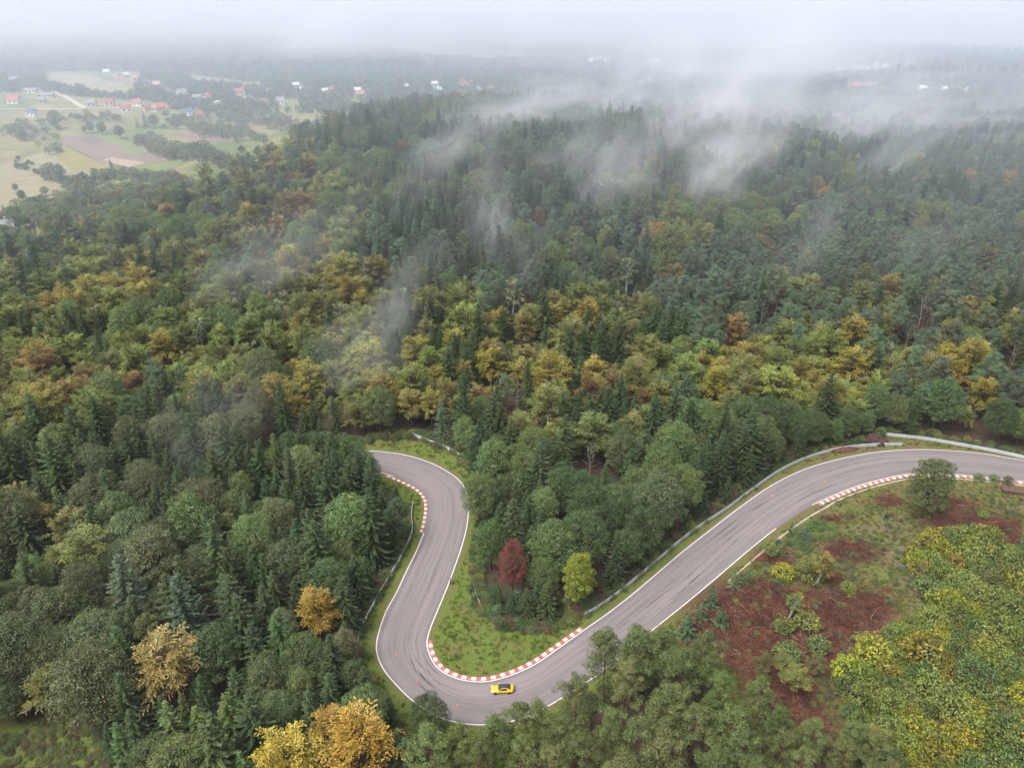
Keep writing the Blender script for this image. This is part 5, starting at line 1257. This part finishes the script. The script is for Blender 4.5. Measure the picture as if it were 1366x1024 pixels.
for k, (px, py, a, L) in enumerate([(986,806,2.2,4),(1000,852,-.35,5),(1110,800,2.3,4),(1165,820,.9,4.5),(1105,850,.6,3.5),(1120,846,1.2,3),(976,812,2.0,3),(1010,838,.1,3)]):
    p = at(px, py); q = MB(); q.tube([(-L/2, 0, .2), (-L*.2, .12, .26), (L*.2, -.05, .3), (L/2, .1, .2)], [.07, .06, .045, .02], 7); q.tube([(.3, 0, .26), (.9, .6, .5)], [.03, .012], 5); q.tube([(-.5, .1, .25), (-.1, -.6, .4)], [.025, .01], 5)
    o = q.build('fallen_branch', M_LOG, None, True, loc=(p[0], p[1], .1), label='pale bare fallen branch lying on the brown slash', cat='branch', group='fallen branches on the slash'); o.rotation_euler = (0, 0, a)

# ------------------------------------------------------------------ air: haze box, fog bank over the plain, drifting wisps
def vol_mat(name, dens, col=(1, 1, 1), aniso=.0):
    m, nt, out = newmat(name); v = nt.nodes.new('ShaderNodeVolumePrincipled'); v.inputs['Color'].default_value = tuple(col)+(1,); v.inputs['Density'].default_value = dens; v.inputs['Anisotropy'].default_value = aniso
    nt.links.new(v.outputs[0], out.inputs['Volume']); return m, nt, v
lowest = float(GZ.min()); gmax = float(GZ.max())
q = MB(); q.box((0, (gy[0]+gy[-1])/2, (lowest-1+CZ+12)/2), (gx[-1]-gx[0]+400, gy[-1]-gy[0]+400, CZ+12-lowest+1))
q.build('haze', vol_mat('haze air', .00007, (.86, .89, .94))[0], kind='stuff')
for nm, y0, y1, top, dn, lb in [('mist', 255, 7260, 113, .00072, 'thin blue grey mist hanging over the hill and the valley'), ('fog_bank', 900, 7240, 114, .0008, 'nearest thin layer of the fog lying over the far plain'), ('fog_bank', 1060, 7220, 115, .0009, 'second layer of the fog lying over the far plain'),
    ('fog_bank', 1240, 7200, 116, .0012, 'third layer of the fog lying over the far plain'), ('fog_bank', 1450, 7180, 117, .0018, 'fourth layer of the fog lying over the far plain'), ('fog_bank', 1750, 7160, 118, .0026, 'dense fog closing the valley in the distance')]:
    q = MB(); q.box((0, (y0+y1)/2, top/2-.5+(y0 > 1000)*.3), (9000+y0*.1, y1-y0, top)); q.build(nm, vol_mat(nm.replace('_', ' '), dn, (.70, .79, .97) if nm == 'mist' else (.765, .765, .80))[0], kind='stuff', label=lb)
def wisp(px, py, dist, rx, ry, rz, dens, tilt=0., yaw=0., seed=0, sc=1.7, thr=.36):
    s = (H0/2-py)/FPX; Y = dist; dz = Y*(s*CP-SP)/(CP+s*SP); d = Y*CP-dz*SP
    c = ((px-W0/2)/FPX*d, Y, CZ+dz)
    bm = bmesh.new(); bmesh.ops.create_icosphere(bm, subdivisions=2, radius=1.05); me = bpy.data.meshes.new('fog_wisp'); bm.to_mesh(me); bm.free()
    m, nt, v = vol_mat('drifting fog', 1.0, (.80, .81, .86)); b = NB(nt)
    oc = b.n('ShaderNodeTexCoord').outputs['Object']
    mp = b.n('ShaderNodeMapping'); mp.inputs['Location'].default_value = (seed*3.7, seed*1.3, seed*.7); mp.inputs['Scale'].default_value = (1.0, 1.0, 1.25); b.l(oc, mp.inputs[0])
    n = b.noise(sc, 4, mp.outputs[0], .6, .8)
    wn_ = b.n('ShaderNodeTexNoise'); wn_.inputs['Scale'].default_value = 1.15; wn_.inputs['Detail'].default_value = 3; b.l(mp.outputs[0], wn_.inputs['Vector'])
    w1 = b.n('ShaderNodeVectorMath', operation='SUBTRACT'); b.l(wn_.outputs['Color'], w1.inputs[0]); w1.inputs[1].default_value = (.5, .5, .5)
    w2 = b.n('ShaderNodeVectorMath', operation='SCALE'); b.l(w1.outputs[0], w2.inputs[0]); w2.inputs['Scale'].default_value = 1.5
    w3 = b.n('ShaderNodeVectorMath', operation='ADD'); b.l(oc, w3.inputs[0]); b.l(w2.outputs[0], w3.inputs[1])
    l0 = b.n('ShaderNodeVectorMath', operation='DOT_PRODUCT'); b.l(oc, l0.inputs[0]); b.l(oc, l0.inputs[1])
    edge = b.math('MULTIPLY', b.math('SUBTRACT', 1.0, l0.outputs['Value'], clamp=True), 2.0, clamp=True)
    ln = b.n('ShaderNodeVectorMath', operation='DOT_PRODUCT'); b.l(w3.outputs[0], ln.inputs[0]); b.l(w3.outputs[0], ln.inputs[1])
    fall = b.math('MULTIPLY', b.math('POWER', b.math('SUBTRACT', 1.0, ln.outputs['Value'], clamp=True), 1.5), edge)
    nn = b.math('MULTIPLY', b.math('SUBTRACT', n, thr), 1/(.75-thr), clamp=True)
    b.l(b.math('MULTIPLY', b.math('MULTIPLY', fall, nn), dens), v.inputs['Density'])
    me.materials.append(m); o = link('fog_wisp', me, None, c, kind='stuff', label='thin wisp of white fog drifting over the forest'); o.scale = (rx, ry, rz); o.rotation_euler = (0, tilt, yaw); return o
for k, (px, py, ds, rs, rd, rl, dn, ln) in enumerate([(952,232,425,17,22,46,0.085,0.6),(985,140,515,24,30,84,0.055,0.75),(1040,95,560,30,34,80,0.03,0.9),(940,185,450,26,28,46,0.075,0.7),(850,115,535,24,26,52,0.085,0.9),(700,148,490,16,26,66,0.085,1.42),(600,195,430,11,18,46,0.06,1.0),(560,245,390,9,16,34,0.035,0.9),(822,232,420,20,24,44,0.045,0.9),(655,300,350,12,18,42,0.065,-0.1),(700,335,330,9,16,30,0.03,0.5),(345,350,290,15,20,44,0.045,1.05),(420,325,300,11,18,34,0.03,0.9),(528,412,262,10,14,36,0.06,0.6),(480,462,250,13,16,28,0.05,1.0),(280,560,208,13,16,36,0.016,0.8),(1080,328,345,8,14,34,0.06,0.35),(1185,212,470,11,20,54,0.04,0.85),(1130,165,560,26,36,95,0.06,1.3),(760,200,440,10,18,44,0.04,0.9),(1000,205,460,16,22,50,0.06,0.6),(900,150,500,20,26,54,0.06,0.8),(1230,330,350,9,16,40,0.025,0.8),(1270,185,625,300,95,50,0.022,0.0),(1000,95,1000,330,120,60,0.010,0.0),(1290,50,1400,120,200,220,0.013,0.8),(760,45,1500,120,220,420,0.006,1.4),(460,75,1200,80,140,210,0.012,1.0),(1080,70,1200,100,180,260,0.012,0.9),(150,45,1600,80,180,340,0.008,1.4),(620,60,1300,70,160,240,0.01,1.2)]):
    if ds < 600:
        for Yt in np.arange(140., ds, 4.):
            sl_ = (H0/2-py)/FPX; dz_ = Yt*(sl_*CP-SP)/(CP+sl_*SP); x_ = (px-W0/2)/FPX*(Yt*CP-dz_*SP)
            if CZ+dz_ < float(hill(x_, Yt))+21: break
        k2 = max(.5, (Yt-8)/ds); rs, rd, rl, dn, ds = rs*k2, rd*k2, rl*k2, dn/k2*(.42 if ds < 400 else .75), Yt-8
    wisp(px, py, ds, rs*1.35, rd*1.2, rl*1.1, dn*(.72 if ds < 400 else (.75 if ds < 900 else 1.5)), ln, 0, k+1)
# ------------------------------------------------------------------ light
SUN_EL, SUN_AZ = R(60), R(230)
w = bpy.data.worlds.new('World'); scene.world = w; w.use_nodes = True; nt = w.node_tree; nt.nodes.clear(); b = NB(nt)
sky = b.n('ShaderNodeTexSky', sky_type='NISHITA', sun_disc=False, sun_elevation=SUN_EL, sun_rotation=SUN_AZ, air_density=1.0, dust_density=4.0, ozone_density=1.0, altitude=200)
hs = b.n('ShaderNodeHueSaturation'); hs.inputs['Saturation'].default_value = .16; b.l(sky.outputs[0], hs.inputs['Color'])
bg = b.n('ShaderNodeBackground'); bg.inputs[1].default_value = .082; b.l(hs.outputs[0], bg.inputs[0]); wo = b.n('ShaderNodeOutputWorld'); b.l(bg.outputs[0], wo.inputs[0])
sl = bpy.data.lights.new('sun', 'SUN'); sl.energy = 1.5; sl.angle = R(32); sl.color = (1, .96, .9); so = bpy.data.objects.new('sun', sl); COL.objects.link(so)
# Nishita: sun direction for rotation a is (sin a, cos a) in x, y
dv = Vector((math.sin(SUN_AZ)*math.cos(SUN_EL), math.cos(SUN_AZ)*math.cos(SUN_EL), math.sin(SUN_EL)))
so.rotation_euler = dv.to_track_quat('Z', 'Y').to_euler(); so.location = (0, 0, 400)
vs = scene.view_settings; vs.view_transform = 'Standard'; vs.look = 'None'; vs.exposure = 1.68; vs.gamma = 1; vs.use_curve_mapping = False
cy = scene.cycles; cy.max_bounces = 5; cy.diffuse_bounces = 3; cy.glossy_bounces = 2; cy.transmission_bounces = 3; cy.transparent_max_bounces = 8; cy.volume_bounces = 2
cy.volume_step_rate = .6; cy.volume_max_steps = 256; cy.use_denoising = True; cy.caustics_reflective = False; cy.caustics_refractive = False
cy.use_adaptive_sampling = True; cy.adaptive_threshold = .02
